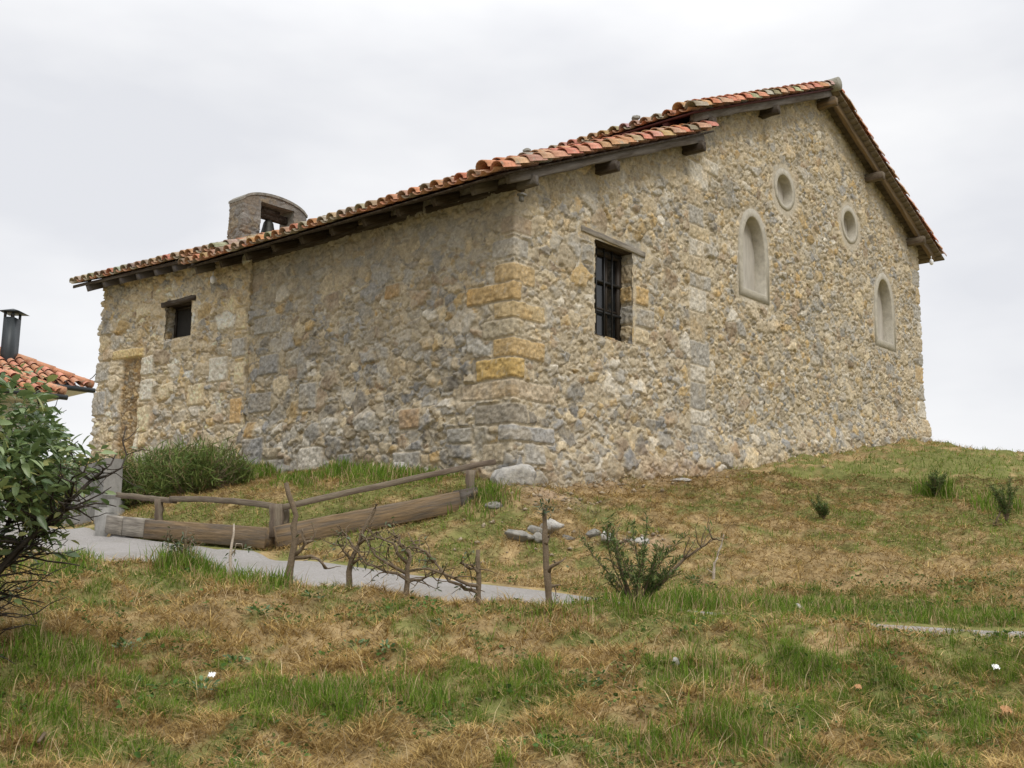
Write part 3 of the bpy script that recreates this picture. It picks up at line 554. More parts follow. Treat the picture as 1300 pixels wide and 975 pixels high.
# exposed timbers
for a in np.arange(.62, 5.0, .56):
    beam('rafter', WA(a, -.5, zAn-SL*4.1-.115), WA(a, .4, zAn-SL*5.0-.115), .11, .15, M['rafterpaint'], church, wob=.006, seg=4)
beam('fascia', WA(.5, .44, zAn-SL*5.04-.03), WA(5.0, .44, zAn-SL*5.04-.03), .025, .06, M['darkwood'], church, wob=.004)
for v in np.arange(.35, 7.4, .78):
    beam('rafter', W(.4, v, zA(.4)-.12), W(-.5, v, zA(-.5)-.12), .11, .14, M['greywood' if random.random() < .25 else 'darkwood'], church, wob=.008, seg=4)
beam('wall_plate', W(.05, -.05, 5.28), W(.05, 7.3, 5.28), .2, .12, M['darkwood'], church)
def rake(u0, u1, zf, v, dz, wd, ht, m, nm='bargeboard'): return beam(nm, W(u0, v, zf(u0)-dz), W(u1, v, zf(u1)-dz), wd, ht, m, church, wob=.012, seg=14)
rake(-.5, 4.55, zA, VO+.12, .1, .09, .13, M['greywood'])
rake(4.25, 9.7, zN, VO+.12, .1, .09, .14, M['greywood'])
rake(9.8, 15.35, zN, VO+.16, .125, .09, .15, M['oak'])
for u, zf in ((1.9, zA), (4.45, zA), (4.8, zN), (7.2, zN)):
    beam('purlin', W(u, .1, zf(u)-.25), W(u, VO+.02, zf(u)-.25), .14, .16, M['darkwood'], church, wob=.012, seg=3)
for u in (9.75, 12.1, 14.4):
    beam('purlin', W(u, .1, zN(u)-.3), W(u, VO+.0, zN(u)-.3), .16, .17, M['wood' if u > 10 else 'oak'], church, wob=.012, seg=3)
beam('purlin', W(.02, .1, zA(0)-.2), W(.02, VO+.05, zA(0)-.2), .12, .14, M['greywood'], church, wob=.01, seg=3)
# clerestory strip between the two roofs and hidden closing walls
for v in np.arange(.2, 7, .7): beam('rafter', W(4.9, v, zN(4.9)-.12), W(4.18, v, zN(4.18)-.12), .1, .13, M['greywood' if random.random() < .3 else 'redwood'], church, wob=.006, seg=3)
def slab(nm, pts, m, parent, lab=None):
    o = obj(nm, pts, [tuple(range(len(pts)))], m, parent, origin=WL[church])
    if lab: o['label'] = lab
    return o
slab('wall', [W(4.72, 0, 6.5), W(4.72, 7.1, 6.5), W(4.72, 7.1, 7.78), W(4.72, 0, 7.78)], M['redwood'], church, 'dull red upper wall strip between the two roofs')
slab('wall', [W(-.0, 7.0, .5), W(15, 7.0, .5), W(15, 7.0, 7.6), W(9.75, 7, 9.8), W(4.7, 7, 7.6), W(0, 7, 5.3)], M['interior'], church, 'rear wall')
slab('wall', [W(14.98, 1.6, 1), W(14.98, 7, 1), W(14.98, 7, 7.7), W(14.98, 1.6, 7.7)], M['greywall'], church, 'far side wall')
slab('wall', [WA(AL-.02, -.8, 1), WA(AL-.02, -4.4, 1), WA(AL-.02, -4.4, 7.0), WA(AL-.02, -.8, 5.5)], M['greywall'], church, 'annex end wall')
# insulators under the eaves
def insul(p):
    q = MB(); q.tube([p+Z*.16, p+Z*.07], .01, 5); q.tube([p+Z*.08, p+Z*.05, p, p-Z*.05, p-Z*.07], [.02, .045, .05, .04, .01], 10); return q.build('insulator', M['ceramic'], church, True)
insul(W(15.05, VO+.1, 7.36)); insul(W(-.3, 7.15, 4.98))
q = MB(); q.box(W(-.12, VO+.2, 4.98), U*.06, V*.05, Z*.1); q.box(W(-.14, VO+.17, 5.06), U*.1, V*.1, Z*.03); q.build('bracket', M['greywall'], church)
# belfry: pier, opening, pier, segmental top
def belfry():
    u0, u1, v0, v1 = 1.5, 3.14, 9.0, 9.5; s = np.arange(-.5, 1.64+.51, .02); z = np.arange(5.6, 7.78, .02); a, b = np.meshgrid(s, z)
    H, C = masonry(a*.9, b*.9, 83, [(-.6, .4, 7.0, 7.5, (.33, .3, .27), .02), (-.6, .35, 6.6, 6.95, (.33, .26, .17), .04), (1.1, 1.7, 6.9, 7.3, (.33, .29, .26), .02)], .6, .35, .6, (.34, .31, .265)); g_ = .5*sst(7.0, 7.2, b)[..., None]; C = (C*np.array([.6, .6, .62]))*(1-g_)+g_*np.array([.19, .177, .16]); H = H*(1-g_[..., 0])
    def top(x): t = np.clip((x-.82)/.86, -1, 1); return 7.36+.3*np.sqrt(np.maximum(1-t*t, 0))
    def pos(s, z, h):
        u = np.clip(s, 0, 1.64)+u0; v = v0+np.maximum(-s, 0)+np.maximum(s-1.64, 0); wv = .05
        a = np.clip((s+wv)/wv, 0, 1)*np.clip((1.64-s+wv)/wv, 0, 1); b = np.clip((wv-s)/wv, 0, 1); c = np.clip((s-1.64+wv)/wv, 0, 1); e = h[..., None]
        return A+u[..., None]*U+v[..., None]*V+z[..., None]*Z-V*(a[..., None]*e)-U*(b[..., None]*e)+U*(c[..., None]*e)
    b_ = sheet('belfry', s, z, lambda s, z: (z < np.where((s > 0) & (s < 1.64), top(s), 7.4)) & ~((s > .44) & (s < 1.3) & (z > 6.5) & (z < 7.46)), pos, H, C, M['masonry'], church)
    b_['label'] = 'small stone bell gable with one opening'
    q = MB(); n = 18; xs = np.linspace(-.02, 1.66, n)
    for i in range(n-1):
        a0, a1 = xs[i], xs[i+1]; t0, t1 = float(top(np.array(a0))), float(top(np.array(a1)))
        for (o, e) in ((-.03, .055), ):
            p = [W(u0+a0, v0+o, t0-.03), W(u0+a1, v0+o, t1-.03), W(u0+a1, v1-o, t1-.03), W(u0+a0, v1-o, t0-.03)]; r = [x+Z*e for x in p]
            q.quad(*r); q.quad(*p[::-1]); q.quad(p[0], p[1], r[1], r[0]); q.quad(p[2], p[3], r[3], r[2])
            if i == 0: q.quad(p[3], p[0], r[0], r[3])
            if i == n-2: q.quad(p[1], p[2], r[2], r[1])
    q.build('coping', M['dullrock'], b_, False, WL[church])
    q = MB()  # jambs, soffit, back
    q.quad(W(u0+1.3, v0, 5.8), W(u0+1.3, v1, 5.8), W(u0+1.3, v1, 7.46), W(u0+1.3, v0, 7.46)); q.quad(W(u0+.44, v0, 5.8), W(u0+.44, v1, 5.8), W(u0+.44, v1, 7.46), W(u0+.44, v0, 7.46))
    q.quad(W(u0+.44, v0, 7.46), W(u0+1.3, v0, 7.46), W(u0+1.3, v1, 7.46), W(u0+.44, v1, 7.46))
    for x0, x1 in ((0, .44), (1.3, 1.64)): q.quad(W(u0+x0, v1, 5.6), W(u0+x1, v1, 5.6), W(u0+x1, v1, 7.45), W(u0+x0, v1, 7.45))
    q.quad(W(u0, v1, 7.46), W(u1, v1, 7.46), W(u1-.3, v1, 7.6), W(u0+.3, v1, 7.6)); q.quad(W(u0+.44, v0, 6.5), W(u0+1.3, v0, 6.5), W(u0+1.3, v1, 6.5), W(u0+.44, v1, 6.5))
    q.build('opening_lining', M['dullrock'], b_, False, WL[church])
    q = MB(); c = W(u0+.84, v0+.27, 0); pr = [(.0, 7.2), (.07, 7.19), (.11, 7.12), (.13, 7.02), (.16, 6.9), (.2, 6.83), (.21, 6.8)]
    q.tube([c+Z*h for r, h in pr], [max(r, .02) for r, h in pr], 16); bell = q.build('bell', M['bronze'], b_, True, WL[church])
    q = MB(); q.tube([c+Z*7.0, c+Z*6.68], .025, 6); q.build('clapper', M['iron'], bell, False, WL[church])
    q = MB(); q.box(W(u0+.44, v0+.21, 7.2), U*.86, V*.12, Z*.16); q.box(W(u0+.6, v0+.19, 7.3), U*.48, V*.14, Z*.12); q.build('headstock', M['darkwood'], b_, False, WL[church])
belfry()

# ------------------------------------------------------------------ neighbouring house
hp = np.array([-14.6, 34.5, 1.0])
house = thing('neighbour_house', hp, 'white house with orange tiled hip roofs and a dark metal flue behind the shrub', 'house')
gz_ = float(G(-14, 33))
hc = at(117, 492, 32.); ha = at(30, 463, 32.)      # eave corner and a point along the front eave
ex_ = np.array([.72, .694, 0.]); hb = np.array([-ex_[1], ex_[0], 0.]); zc = hc[2]
def hip(o, a, b, la, lb, pitch, name, lab):
    """front slope with the hip falling to corner o: columns get shorter toward the corner"""
    sp = .3; v = []; f = []; c = []; n = int(la/sp)
    dn = (-b-Z*pitch)/math.hypot(1, pitch); nr = (-b*0+np.cross(a, dn)); nr = nr if nr[2] > 0 else -nr
    for i in range(n):
        x = (i+.5)*sp; depth = min(x, lb); rows = max(1, int(depth/.36))
        for r in range(rows+1):
            e0 = r*.36; e1 = min(e0+.44, depth+.1)
            for convex in (1, 0):
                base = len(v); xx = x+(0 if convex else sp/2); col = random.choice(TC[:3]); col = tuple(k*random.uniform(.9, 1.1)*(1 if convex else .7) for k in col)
                for e, ra, lf in ((e0, .11, .05), (e1, .09, .02)):
                    for k in range(7):
                        t = math.pi*k/6; v.append(o-a*(xx+ra*math.cos(t))+b*e+Z*(pitch*e)+nr*(ra*math.sin(t)*(1 if convex else -.6)+lf)); c.append(col)
                for k in range(6): f.append((base+k, base+k+1, base+7+k+1, base+7+k))
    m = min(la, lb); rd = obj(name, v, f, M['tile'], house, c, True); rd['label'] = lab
    q = MB(); k = 0
    while k < m: p = o-a*k+b*k+Z*(pitch*k+.08); e = o-a*(k+.5)+b*(k+.5)+Z*(pitch*(k+.5)+.08); q.tube([p, e], [.13, .1], 8, random.choice(TC[:3])); k += .42
    q.build('hip_tiles', M['tile'], rd, True, WL[house])
    q = MB(); q.quad(o-Z*.1, o-a*la-Z*.1, o-a*la+b*lb+Z*(pitch*lb-.1), o-a*m+b*m+Z*(pitch*m-.1)); q.quad(o-Z*.1, o+b*2*lb-Z*.1, o-a*m+b*m+Z*(pitch*m-.1)); q.quad(o-Z*.12, o+b*2*lb-Z*.12, o-a*la+b*2*lb-Z*.12, o-a*la-Z*.12); q.build('roof_deck', M['plaster'], rd, False, WL[house])
    q = MB(); pts = [o-b*.08-Z*.1+a*.05, o-a*la-b*.08-Z*.1]; q.tube(pts, .075, 8); q.box(o-a*la-Z*.14+b*.02, a*la, b*.05, Z*.12); q.build('gutter', M['chimney'], rd, False, WL[house])
hip(hc, ex_, hb, 6, 2.8, .5, 'roof', 'upper hip roof of orange tiles')
lo = hc-ex_*1.15-hb*.9-Z*.42
hip(lo, ex_, hb, 5, 1.2, .42, 'roof', 'lower porch roof of orange tiles')
q = MB(); q.box(hc-ex_*6+hb*.6-Z*5.2, ex_*4.9, hb*4., Z*5.05); q.build('wall', M['plaster'], house)
q = MB(); c0 = at(-2, 474, 31.5); c1 = at(11, 474, 31.5); wv = c1-c0; wv[2] = 0; wl = np.linalg.norm(wv); wh = wv/wl; dv = np.array([-wh[1], wh[0], 0])
q.box(c0-Z*.4, wh*wl, dv*.5, Z*2.1); ch = q.build('chimney', M['chimney'], house)
q = MB(); t = c0+Z*1.86
for i in (0, 1):
    for j in (0, 1): q.box(t+wh*(wl-.06)*i+dv*.44*j-Z*.16, wh*.06, dv*.06, Z*.16)
a = t-wh*.12-dv*.12; q.v += [tuple(a), tuple(a+wh*(wl+.32)), tuple(a+wh*(wl+.32)+dv*.74), tuple(a+dv*.74), tuple(t+wh*wl/2+dv*.25+Z*.14)]
n = len(q.v)-5; q.f += [(n, n+1, n+4), (n+1, n+2, n+4), (n+2, n+3, n+4), (n+3, n, n+4), (n+3, n+2, n+1, n)]; q.build('cap', M['chimney'], ch, False, WL[house])
q = MB(); q.box(c0+Z*.02-wh*.1-dv*.1, wh*(wl+.35), dv*.7, Z*.06); q.build('flashing', M['greywall'], ch, False, WL[house])
q = MB(); p0 = hc+np.array([-.2, .3, .3]); p1 = WA(AL, -.2, 4.15); pts = [p0*(1-t)+p1*t-Z*.5*t*(1-t) for t in np.linspace(0, 1, 9)]; q.tube(pts, .012, 5)
prop(q.build('cable', M['iron']), 'thin dark cable strung from the white house to the church wall', 'cable')

# ------------------------------------------------------------------ concrete wall and steps at the left
wb = at(152, 640, 15.2); e1 = (at(112, 640, 17.2)-wb); e1[2] = 0; e1 /= np.linalg.norm(e1); e2 = np.array([-e1[1], e1[0], 0]); e2 = e2 if e2[1] < 0 else -e2
def rough_slab(nm, o, ex, ey, ez, m, lab, cat, kind=None, nx=14, nz=6, amp=.015, group=None):
    q = MB(); ex, ey, ez = map(np.array, (ex, ey, ez))
    faces = [(o, ex, ez), (o+ey, ex, ez), (o, ey, ez), (o+ex, ey, ez), (o+ez, ex, ey)]
    for (oo, a, b) in faces:
        for i in range(nx):
            for j in range(nz):
                P4 = [oo+a*((i+x)/nx)+b*((j+y)/nz) for x, y in ((0, 0), (1, 0), (1, 1), (0, 1))]
                P4 = [p+amp*(np.array([float(vn(p[0:1]*3+k*9, p[1:2]*3+p[2:3]*4, 5+k)[0])-.5 for k in range(3)])) for p in P4]; q.quad(*P4)
    return prop(q.build(nm, m, smooth=False), lab, cat, group, kind)
gw = at(132, 612, 17.)
rough_slab('low_wall', at(153, 632, 16.)-Z*.3, e1*2.6, e2*.25, Z*(at(153, 585, 16.)[2]-at(153, 632, 16.)[2]+.32), M['greywall'], 'grey concrete wall below the left end of the church', 'wall', amp=.03)
rough_slab('low_wall', at(128, 655, 15.6)-Z*.4, at(80, 650, 16.2)-at(128, 652, 15.6), np.array([.1, .25, 0]), Z*(at(128, 628, 15.6)[2]-at(128, 655, 15.6)[2]+.4), M['greywall'], 'lower rendered parapet left of the steps behind the shrub', 'wall', amp=.02)
stp = thing('stone_steps', at(137, 672, 14.8), 'short flight of worn stone steps beside the retaining timber', 'steps')
for k in range(5):
    y = 14.75+.32*k; a = at(121-k*.5, 674-10.5*k, y); b = at(148, 676-10.5*k, y); q = MB(); d = b-a; d[2] = 0
    q.box(np.array([a[0], a[1], a[2]-.4]), d, np.array([-.1, .6, 0]), Z*.5); q.build('step', M['greywall'], stp)

# ------------------------------------------------------------------ retaining timbers, hand rails
def dpt(px, py, y): return at(px, py, y)
beam('x', (0, 0, 0), (1, 0, 0), .1, .1, M['oak']) if False else None
def timber(x0, t0, b0, y0, x1, t1, b1, y1, wd, lab, m='oak', bow=0, seg=16):
    p = at(x0, (t0+b0)/2, y0); q = at(x1, (t1+b1)/2, y1); ht = (at(x0, t0, y0)[2]-at(x0, b0, y0)[2]+at(x1, t1, y1)[2]-at(x1, b1, y1)[2])/2
    return prop(beam('retaining_timber', p+np.array([0, wd/2, 0]), q+np.array([0, wd/2, 0]), wd, ht*1.02, M[m], wob=.004, seg=seg, bow=bow), lab, 'timber', 'old sleepers holding back the grass bank')
timber(189, 660, 683, 13.95, 343, 670, 697, 12.62, .22, 'long low brown sleeper along the path, ending at the corner post')
timber(345, 669, 695, 12.6, 579, 623, 650, 13.75, .24, 'long sleeper rising to the right along the bank')
timber(580, 622, 646, 13.76, 603, 618, 641, 13.85, .26, 'short grey end block at the raised end of the sloping sleeper', 'greywood', seg=4)
timber(140, 655, 676, 14.6, 160, 656, 680, 14.3, .2, 'short pale block next to the stone steps', 'palewood', seg=4)
timber(161, 656, 680, 14.28, 188, 659, 682, 13.98, .2, 'short pale block butting the long low sleeper', 'palewood', seg=4)
base = at(350, 672, 12.7)
rail = thing('timber_railing', onG(base), 'weathered wooden hand railing above the retaining timbers', 'railing')
def rpost(px, pt, pb, y, wd): p0 = at(px, pb+8, y); p1 = at(px, pt, y); beam('post', p0, p1, wd, wd, M['wood'], rail, up=(1, 0, .01), seg=5, wob=.01)
rpost(202, 633, 660, 14.0, .09); rpost(351, 640, 674, 12.75, .14); rpost(360, 646, 668, 12.95, .12); rpost(597, 597, 624, 14.0, .12)
def rrail(pts, y0, y1, th, lab=None):
    q = MB(); n = len(pts); P3 = [at(px, py, y0+(y1-y0)*(px-pts[0][0])/(pts[-1][0]-pts[0][0])) for px, py in pts]
    q.tube(P3, [th*random.uniform(.9, 1.1) for _ in P3], 7); return q.build('rail', M['wood'], rail, True)
for (a, b, ya, yb, bw_) in (((150, 628), (222, 636), 14.5, 13.85, .0), ((218, 634), (352, 644), 13.88, 12.75, .035), ((350, 646), (628, 586), 12.75, 14.25, .01)):
    beam('rail', at(*a, ya), at(*b, yb), .07, .07, M['wood'], rail, wob=.006, seg=12, bow=bw_)

# ------------------------------------------------------------------ rocks
def rock(px, py, size, lab, group=None, m='rock', flat=.7, depth=None, seed=None, sink=.3, p=None):
    sd_ = int(px*7+py); p = gp(px, py)-Z*size*.12 if p is None else p; v = []; f = []; nu, nv = 24, 15; r = np.random.default_rng(sd_)
    ax = np.array([1, .75+r.random()*.3, flat]); cut = [(r.normal(size=3), .45+.35*r.random()) for _ in range(14)]; cut = [(c/np.linalg.norm(c), d) for c, d in cut]
    for j in range(nv):
        ph = math.pi*j/(nv-1)
        for i in range(nu):
            t = 2*math.pi*i/nu; d = np.array([math.sin(ph)*math.cos(t), math.sin(ph)*math.sin(t), math.cos(ph)]); k = 1.
            for c, dd in cut:
                q = d@c
                if q > dd: k = min(k, dd/q)
            v.append(p+Z*size*flat*(1-2*sink)+d*ax*size*k*(1+.06*r.normal()*math.sin(ph)))
    for j in range(nv-1):
        for i in range(nu): f.append((j*nu+i, j*nu+(i+1) % nu, (j+1)*nu+(i+1) % nu, (j+1)*nu+i))
    return prop(obj('rock', v, f, M[m], smooth=False), lab, 'rock', group)
gr = 'limestone rocks on the bank'
rock(658, 684, .2, 'wide low grey rock on the bank, widest of the cluster above the path', gr, m='dullrock', flat=.55)
rock(677, 676, .13, 'small mossy grey rock just above the widest rock', gr, m='dullrock', flat=.6)
rock(684, 688, .14, 'low grey rock touching the right side of the widest rock', gr, m='dullrock', flat=.55)
rock(699, 675, .17, 'pale upright rock showing behind the tufted sapling', gr, flat=.85, sink=.25)
rock(720, 686, .13, 'tan half buried rock right of the tufted sapling', gr, m='dullrock', flat=.5)
rock(752, 680, .1, 'small darker rock between the sapling and the white rocks', gr, m='dullrock', flat=.7)
rock(769, 690, .1, 'small white rock, left of the white pair above the path', gr, flat=.9, sink=.15)
rock(815, 691, .13, 'white rounded rock behind the spiky shrub', gr, flat=.7, sink=.32)
rock(800, 690, .1, 'grey rock tucked between the two white rocks', gr, m='dullrock', flat=.6)
rock(628, 645, .14, 'grey rock in the grass below the big corner boulder', gr, m='dullrock', flat=.5)
rock(863, 610, .24, 'flat white rock lying on bare earth before the wall', gr, flat=.25)
rock(655, 612, .45, 'large pale boulder under the near corner of the church', gr, flat=.62, p=np.array([.02, 14.82, .9]), sink=.2)
rock(858, 846, .035, 'small grey stone in the foreground grass', gr, flat=.9, sink=.1)
rock(1014, 776, .05, 'little brown stone on the crest by the narrow path', gr, flat=.8, sink=.1)
rock(498, 597, .22, 'pale footing stone against the foot of the aisle wall', gr, p=W(-.18, 2.0, 1.22), flat=.75)
rock(350, 600, .25, 'blue grey footing stone at the left end of the aisle wall', gr, m='dullrock', p=W(-.15, 4.9, 1.3), flat=.7)
def rs(u, v, z, s, lab): rock(900+u*13, 100+v*17, s, lab, 'loose stones weighing down the tiles', p=W(u, v, z), sink=.1, flat=.7, m='dullrock')
rs(6.3, .15, zN(6.3)+.15, .11, 'lichened stone lying on the high roof edge')
rs(4.4, 1.0, zN(4.4)+.17, .1, 'loose stone on the nave eave nearer the gable'); rs(4.35, 3.6, zN(4.35)+.17, .11, 'loose stone on the nave eave farther from the gable')

def leaves(name, pos, size, cols, m, parent, droop=.3, fold=.25, asp=.42, az=None, el=None):
    n = len(pos); az = rng.random(n)*2*math.pi if az is None else az; el = rng.normal(-.1, .5, n) if el is None else el; ro = rng.normal(0, .6, n)
    d = np.stack([np.cos(az)*np.cos(el), np.sin(az)*np.cos(el), np.sin(el)], -1); s = np.stack([-np.sin(az), np.cos(az), np.zeros(n)], -1); nn = np.cross(d, s)
    s2 = s*np.cos(ro)[:, None]+nn*np.sin(ro)[:, None]; n2 = np.cross(d, s2); L = size[:, None]; w_ = L*asp*.5
    p = pos; v = np.stack([p, p+d*L*.33+s2*w_+n2*w_*fold, p+d*L*.72+s2*w_*.75+n2*w_*fold-Z*L*droop*.25, p+d*L-Z*L*droop*.5, p+d*L*.72-s2*w_*.75+n2*w_*fold-Z*L*droop*.25, p+d*L*.33-s2*w_+n2*w_*fold, p+d*L*.5-Z*L*droop*.1], 1).reshape(-1, 3)
    i = np.arange(n)*7; lp = np.stack([i, i+1, i+6, i+1, i+2, i+6, i+2, i+3, i+6, i+3, i+4, i+6, i+4, i+5, i+6, i+5, i, i+6], 1).ravel()
    o = WL[parent] if parent else np.zeros(3); return link(name, npmesh(name, v-o, lp, np.full(n*6, 3), np.repeat(cols, 7, 0)), m, parent, o if parent else None)
# ------------------------------------------------------------------ grass blades
def blades(name, P3, h, wd, lean, cols, m, kind='stuff', az=None, drop=0):
    n = len(P3); az = rng.random(n)*2*math.pi if az is None else az; fa = az+rng.normal(0, .9, n)+math.pi/2
    d = np.stack([np.cos(az), np.sin(az), np.zeros(n)], -1); sv = np.stack([np.cos(fa), np.sin(fa), np.zeros(n)], -1)*wd[:, None]*.5
    L = lean[:, None]*h[:, None]; up_ = np.array([0, 0, 1.])*h[:, None]*np.sqrt(np.maximum(1-np.minimum(lean, .985)**2, .02))[:, None]
    b = P3-np.array([0, 0, .01]); mid = b+up_*.6+d*L*.35; tip = b+up_*(1-drop)+d*L
    v = np.stack([b-sv, b+sv, mid+sv*.75, mid-sv*.75, tip], 1).reshape(-1, 3)
    i0 = np.arange(n)*5; lp = np.stack([i0, i0+1, i0+2, i0+3, i0+3, i0+2, i0+4], 1).ravel(); tot = np.tile([4, 3], n)
    c = np.repeat(cols, 5, 0)
    return prop(link(name, npmesh(name, v, lp, tot, c), m), kind=kind)
def cand(n, y0, y1, half=.66):
    y = np.sqrt(rng.random(n)*(y1**2-y0**2)+y0**2); x = (rng.random(n)*2-1)*half*y; return x, y
def free(x, y, pm=.06):
    u = (x-A[0])*U[0]+(y-A[1])*U[1]; v = (x-A[0])*V[0]+(y-A[1])*V[1]; s = path_sd(x, y)
    e = (fbm(x*3, y*3, 71, 2)-.5)*.3
    ok = ~((u > -.05) & (v > -.08) & (u < 15.1)) & ~((v > 6) & (u > -.6)) & ((s < -pm+e*.6) | (s > path_w(x)-.22+e))
    return ok
def barew(x, y):
    b = 0
    for px, py, r in ((740, 612, .55), (800, 605, .6), (700, 625, .4), (880, 596, .4), (815, 690, .25)):
        q = gp(px, py); b = b+np.exp(-((x-q[0])**2+(y-q[1])**2)/(r*r))
    return np.clip(b*1.1, 0, 1)
sx = []; gx2 = []
for (n, y0, y1, k) in ((400000, 3.2, 7.2, 1.), (240000, 7.2, 11, 1.25), (170000, 11, 18, 1.7), (110000, 18, 28, 2.4)):
    x, y = cand(n, y0, y1); ok = free(x, y); x, y = x[ok], y[ok]; g = green(x, y); gm = sst(.38, .98, g)*.92; p = rng.random(len(x)); bw_ = barew(x, y); r2 = rng.random(len(x))
    isg = (p < gm) & (r2 > bw_*.9); iss = (~(p < gm)) & (r2 > bw_*.75)
    sx.append((x[iss], y[iss], np.full(iss.sum(), k))); gx2.append((x[isg], y[isg], np.full(isg.sum(), k), gm[isg]))
x, y, k = (np.concatenate([a[i] for a in sx]) for i in range(3)); n = len(x); zg = G(x, y); r = rng.random((n, 1))
c = np.array([.55, .395, .155])*(1-r)+np.array([.34, .22, .075])*r; c *= (.55+.6*rng.random((n, 1))); c[rng.random(n) < .12] *= np.array([.5, .46, .42]); c *= (.8+.4*fbm(x*1.7, y*1.7, 44, 3))[:, None]
cl = sst(.3, .75, fbm(x*5, y*5, 59, 3)); hh = (.045+.12*rng.random(n)**2)*(.8+.22*k)*(.6+.7*cl)
blades('dry_grass', np.c_[x, y, zg], hh, (.0035+.003*rng.random(n))*k, .72+.33*rng.random(n)**.6, c, M['straw'])
x, y, k, gm = (np.concatenate([a[i] for a in gx2]) for i in range(4)); n = len(x); zg = G(x, y); r = rng.random((n, 1)); tone = fbm(x*1.3, y*1.3, 91, 3)[:, None]
c = np.array([.07, .15, .012])*(1-r)+np.array([.2, .285, .035])*r; c = c*(.5+.9*tone); ol = rng.random(n) < .25; c[ol] = c[ol]*.4+np.array([.42, .34, .17])*.6
cl = sst(.35, .75, fbm(x*6, y*6, 57, 3)); nearp = np.clip((path_sd(x, y)-path_w(x))/.5, 0, 1); nearp = np.where(path_sd(x, y) < 0, 1, nearp)
hh = (.022+.07*rng.random(n)**1.7)*(.75+.25*k)*(.5+.6*gm)*(.55+.95*cl)*(.5+.5*nearp)
blades('green_grass', np.c_[x, y, zg], hh, (.0032+.0028*rng.random(n))*k, .2+.75*rng.random(n), c, M['grass'])
# small broad leaves of clover and plantain among the blades
x, y = cand(60000, 3.2, 11.5); ok = free(x, y) & (fbm(x*2.6, y*2.6, 131, 3)+.25*fbm(x*9, y*9, 133, 2) > .66); x, y = x[ok], y[ok]; n = len(x)
c = np.array([.06, .115, .025])*(.6+1.1*rng.random((n, 1))); c[rng.random(n) < .15] = (.22, .24, .07)
prop(leaves('ground_cover', np.c_[x, y, G(x, y)+.005+.03*rng.random(n)], .018+.03*rng.random(n)**2, c, M['grass'], None, asp=.6, el=rng.normal(.35, .4, n)), kind='stuff')
# dead litter lying flat
x, y = cand(250000, 3.2, 19); ok = free(x, y) & (rng.random(len(x)) > barew(x, y)*.6); x, y = x[ok], y[ok]; n = len(x); c = np.array([.52, .375, .175])*(.22+.9*rng.random((n, 1)))
blades('grass_litter', np.c_[x, y, G(x, y)+.012+.02*rng.random(n)], .06+.14*rng.random(n)**2, (.004+.004*rng.random(n))*np.maximum(1, y/8), np.full(n, .985), c, M['straw'])
# tall tufts
tx = []; ty = []; th_ = []
for px, py, rad, nn, ht in ((225, 722, .18, 600, .24), (255, 726, .16, 500, .18), (305, 732, .18, 600, .22), (275, 738, .2, 300, .13), (455, 742, .28, 1600, .24), (490, 746, .2, 700, .2), (330, 740, .3, 500, .16), (420, 890, .22, 900, .15), (395, 895, .2, 600, .12), (350, 905, .2, 500, .1), (1010, 870, .25, 700, .13), (900, 930, .2, 500, .15), (870, 770, .3, 800, .22), (820, 775, .3, 700, .2), (650, 778, .3, 120, .12), (700, 780, .25, 120, .12), (880, 850, .3, 400, .16), (740, 782, .3, 150, .14),
                            (960, 772, .4, 700, .18), (1060, 778, .4, 600, .13), (1180, 784, .4, 600, .12), (1270, 788, .4, 600, .12), (70, 720, .3, 500, .2), (120, 712, .3, 500, .16), (80, 850, .3, 600, .16), (520, 880, .2, 300, .16), (660, 870, .25, 400, .14), (950, 940, .25, 400, .16), (850, 965, .2, 300, .16), (540, 905, .15, 300, .16), (1100, 830, .3, 350, .12), (1250, 930, .3, 400, .12), (60, 930, .3, 500, .14),
                            (315, 606, .3, 600, .3), (290, 612, .3, 500, .26), (335, 604, .3, 400, .25), (640, 605, .25, 600, .26), (615, 630, .3, 600, .2), (480, 606, .4, 600, .22), (440, 604, .4, 700, .28), (540, 606, .4, 500, .18), (380, 614, .4, 500, .18), (1190, 628, .3, 500, .35), (1270, 645, .4, 400, .3), (780, 596, .15, 80, .12)):
    q = gp(px, py); tx.append(q[0]+rng.normal(0, rad*.55, nn)); ty.append(q[1]+rng.normal(0, rad*.55, nn)); th_.append(ht*(.45+.6*rng.random(nn)))
x = np.concatenate(tx); y = np.concatenate(ty); h_ = np.concatenate(th_); ok = free(x, y, .02); x, y, h_ = x[ok], y[ok], h_[ok]; n = len(x); r = rng.random((n, 1))
c = np.array([.07, .145, .014])*(1-r)+np.array([.19, .28, .036])*r; dry = rng.random(n) < .24; c[dry] = np.array([.4, .31, .16])*(.8+.4*rng.random((dry.sum(), 1)))
blades('tall_grass', np.c_[x, y, G(x, y)], h_, (.0045+.003*rng.random(n))*np.maximum(1, y/7), .12+.5*rng.random(n), c, M['grass'])
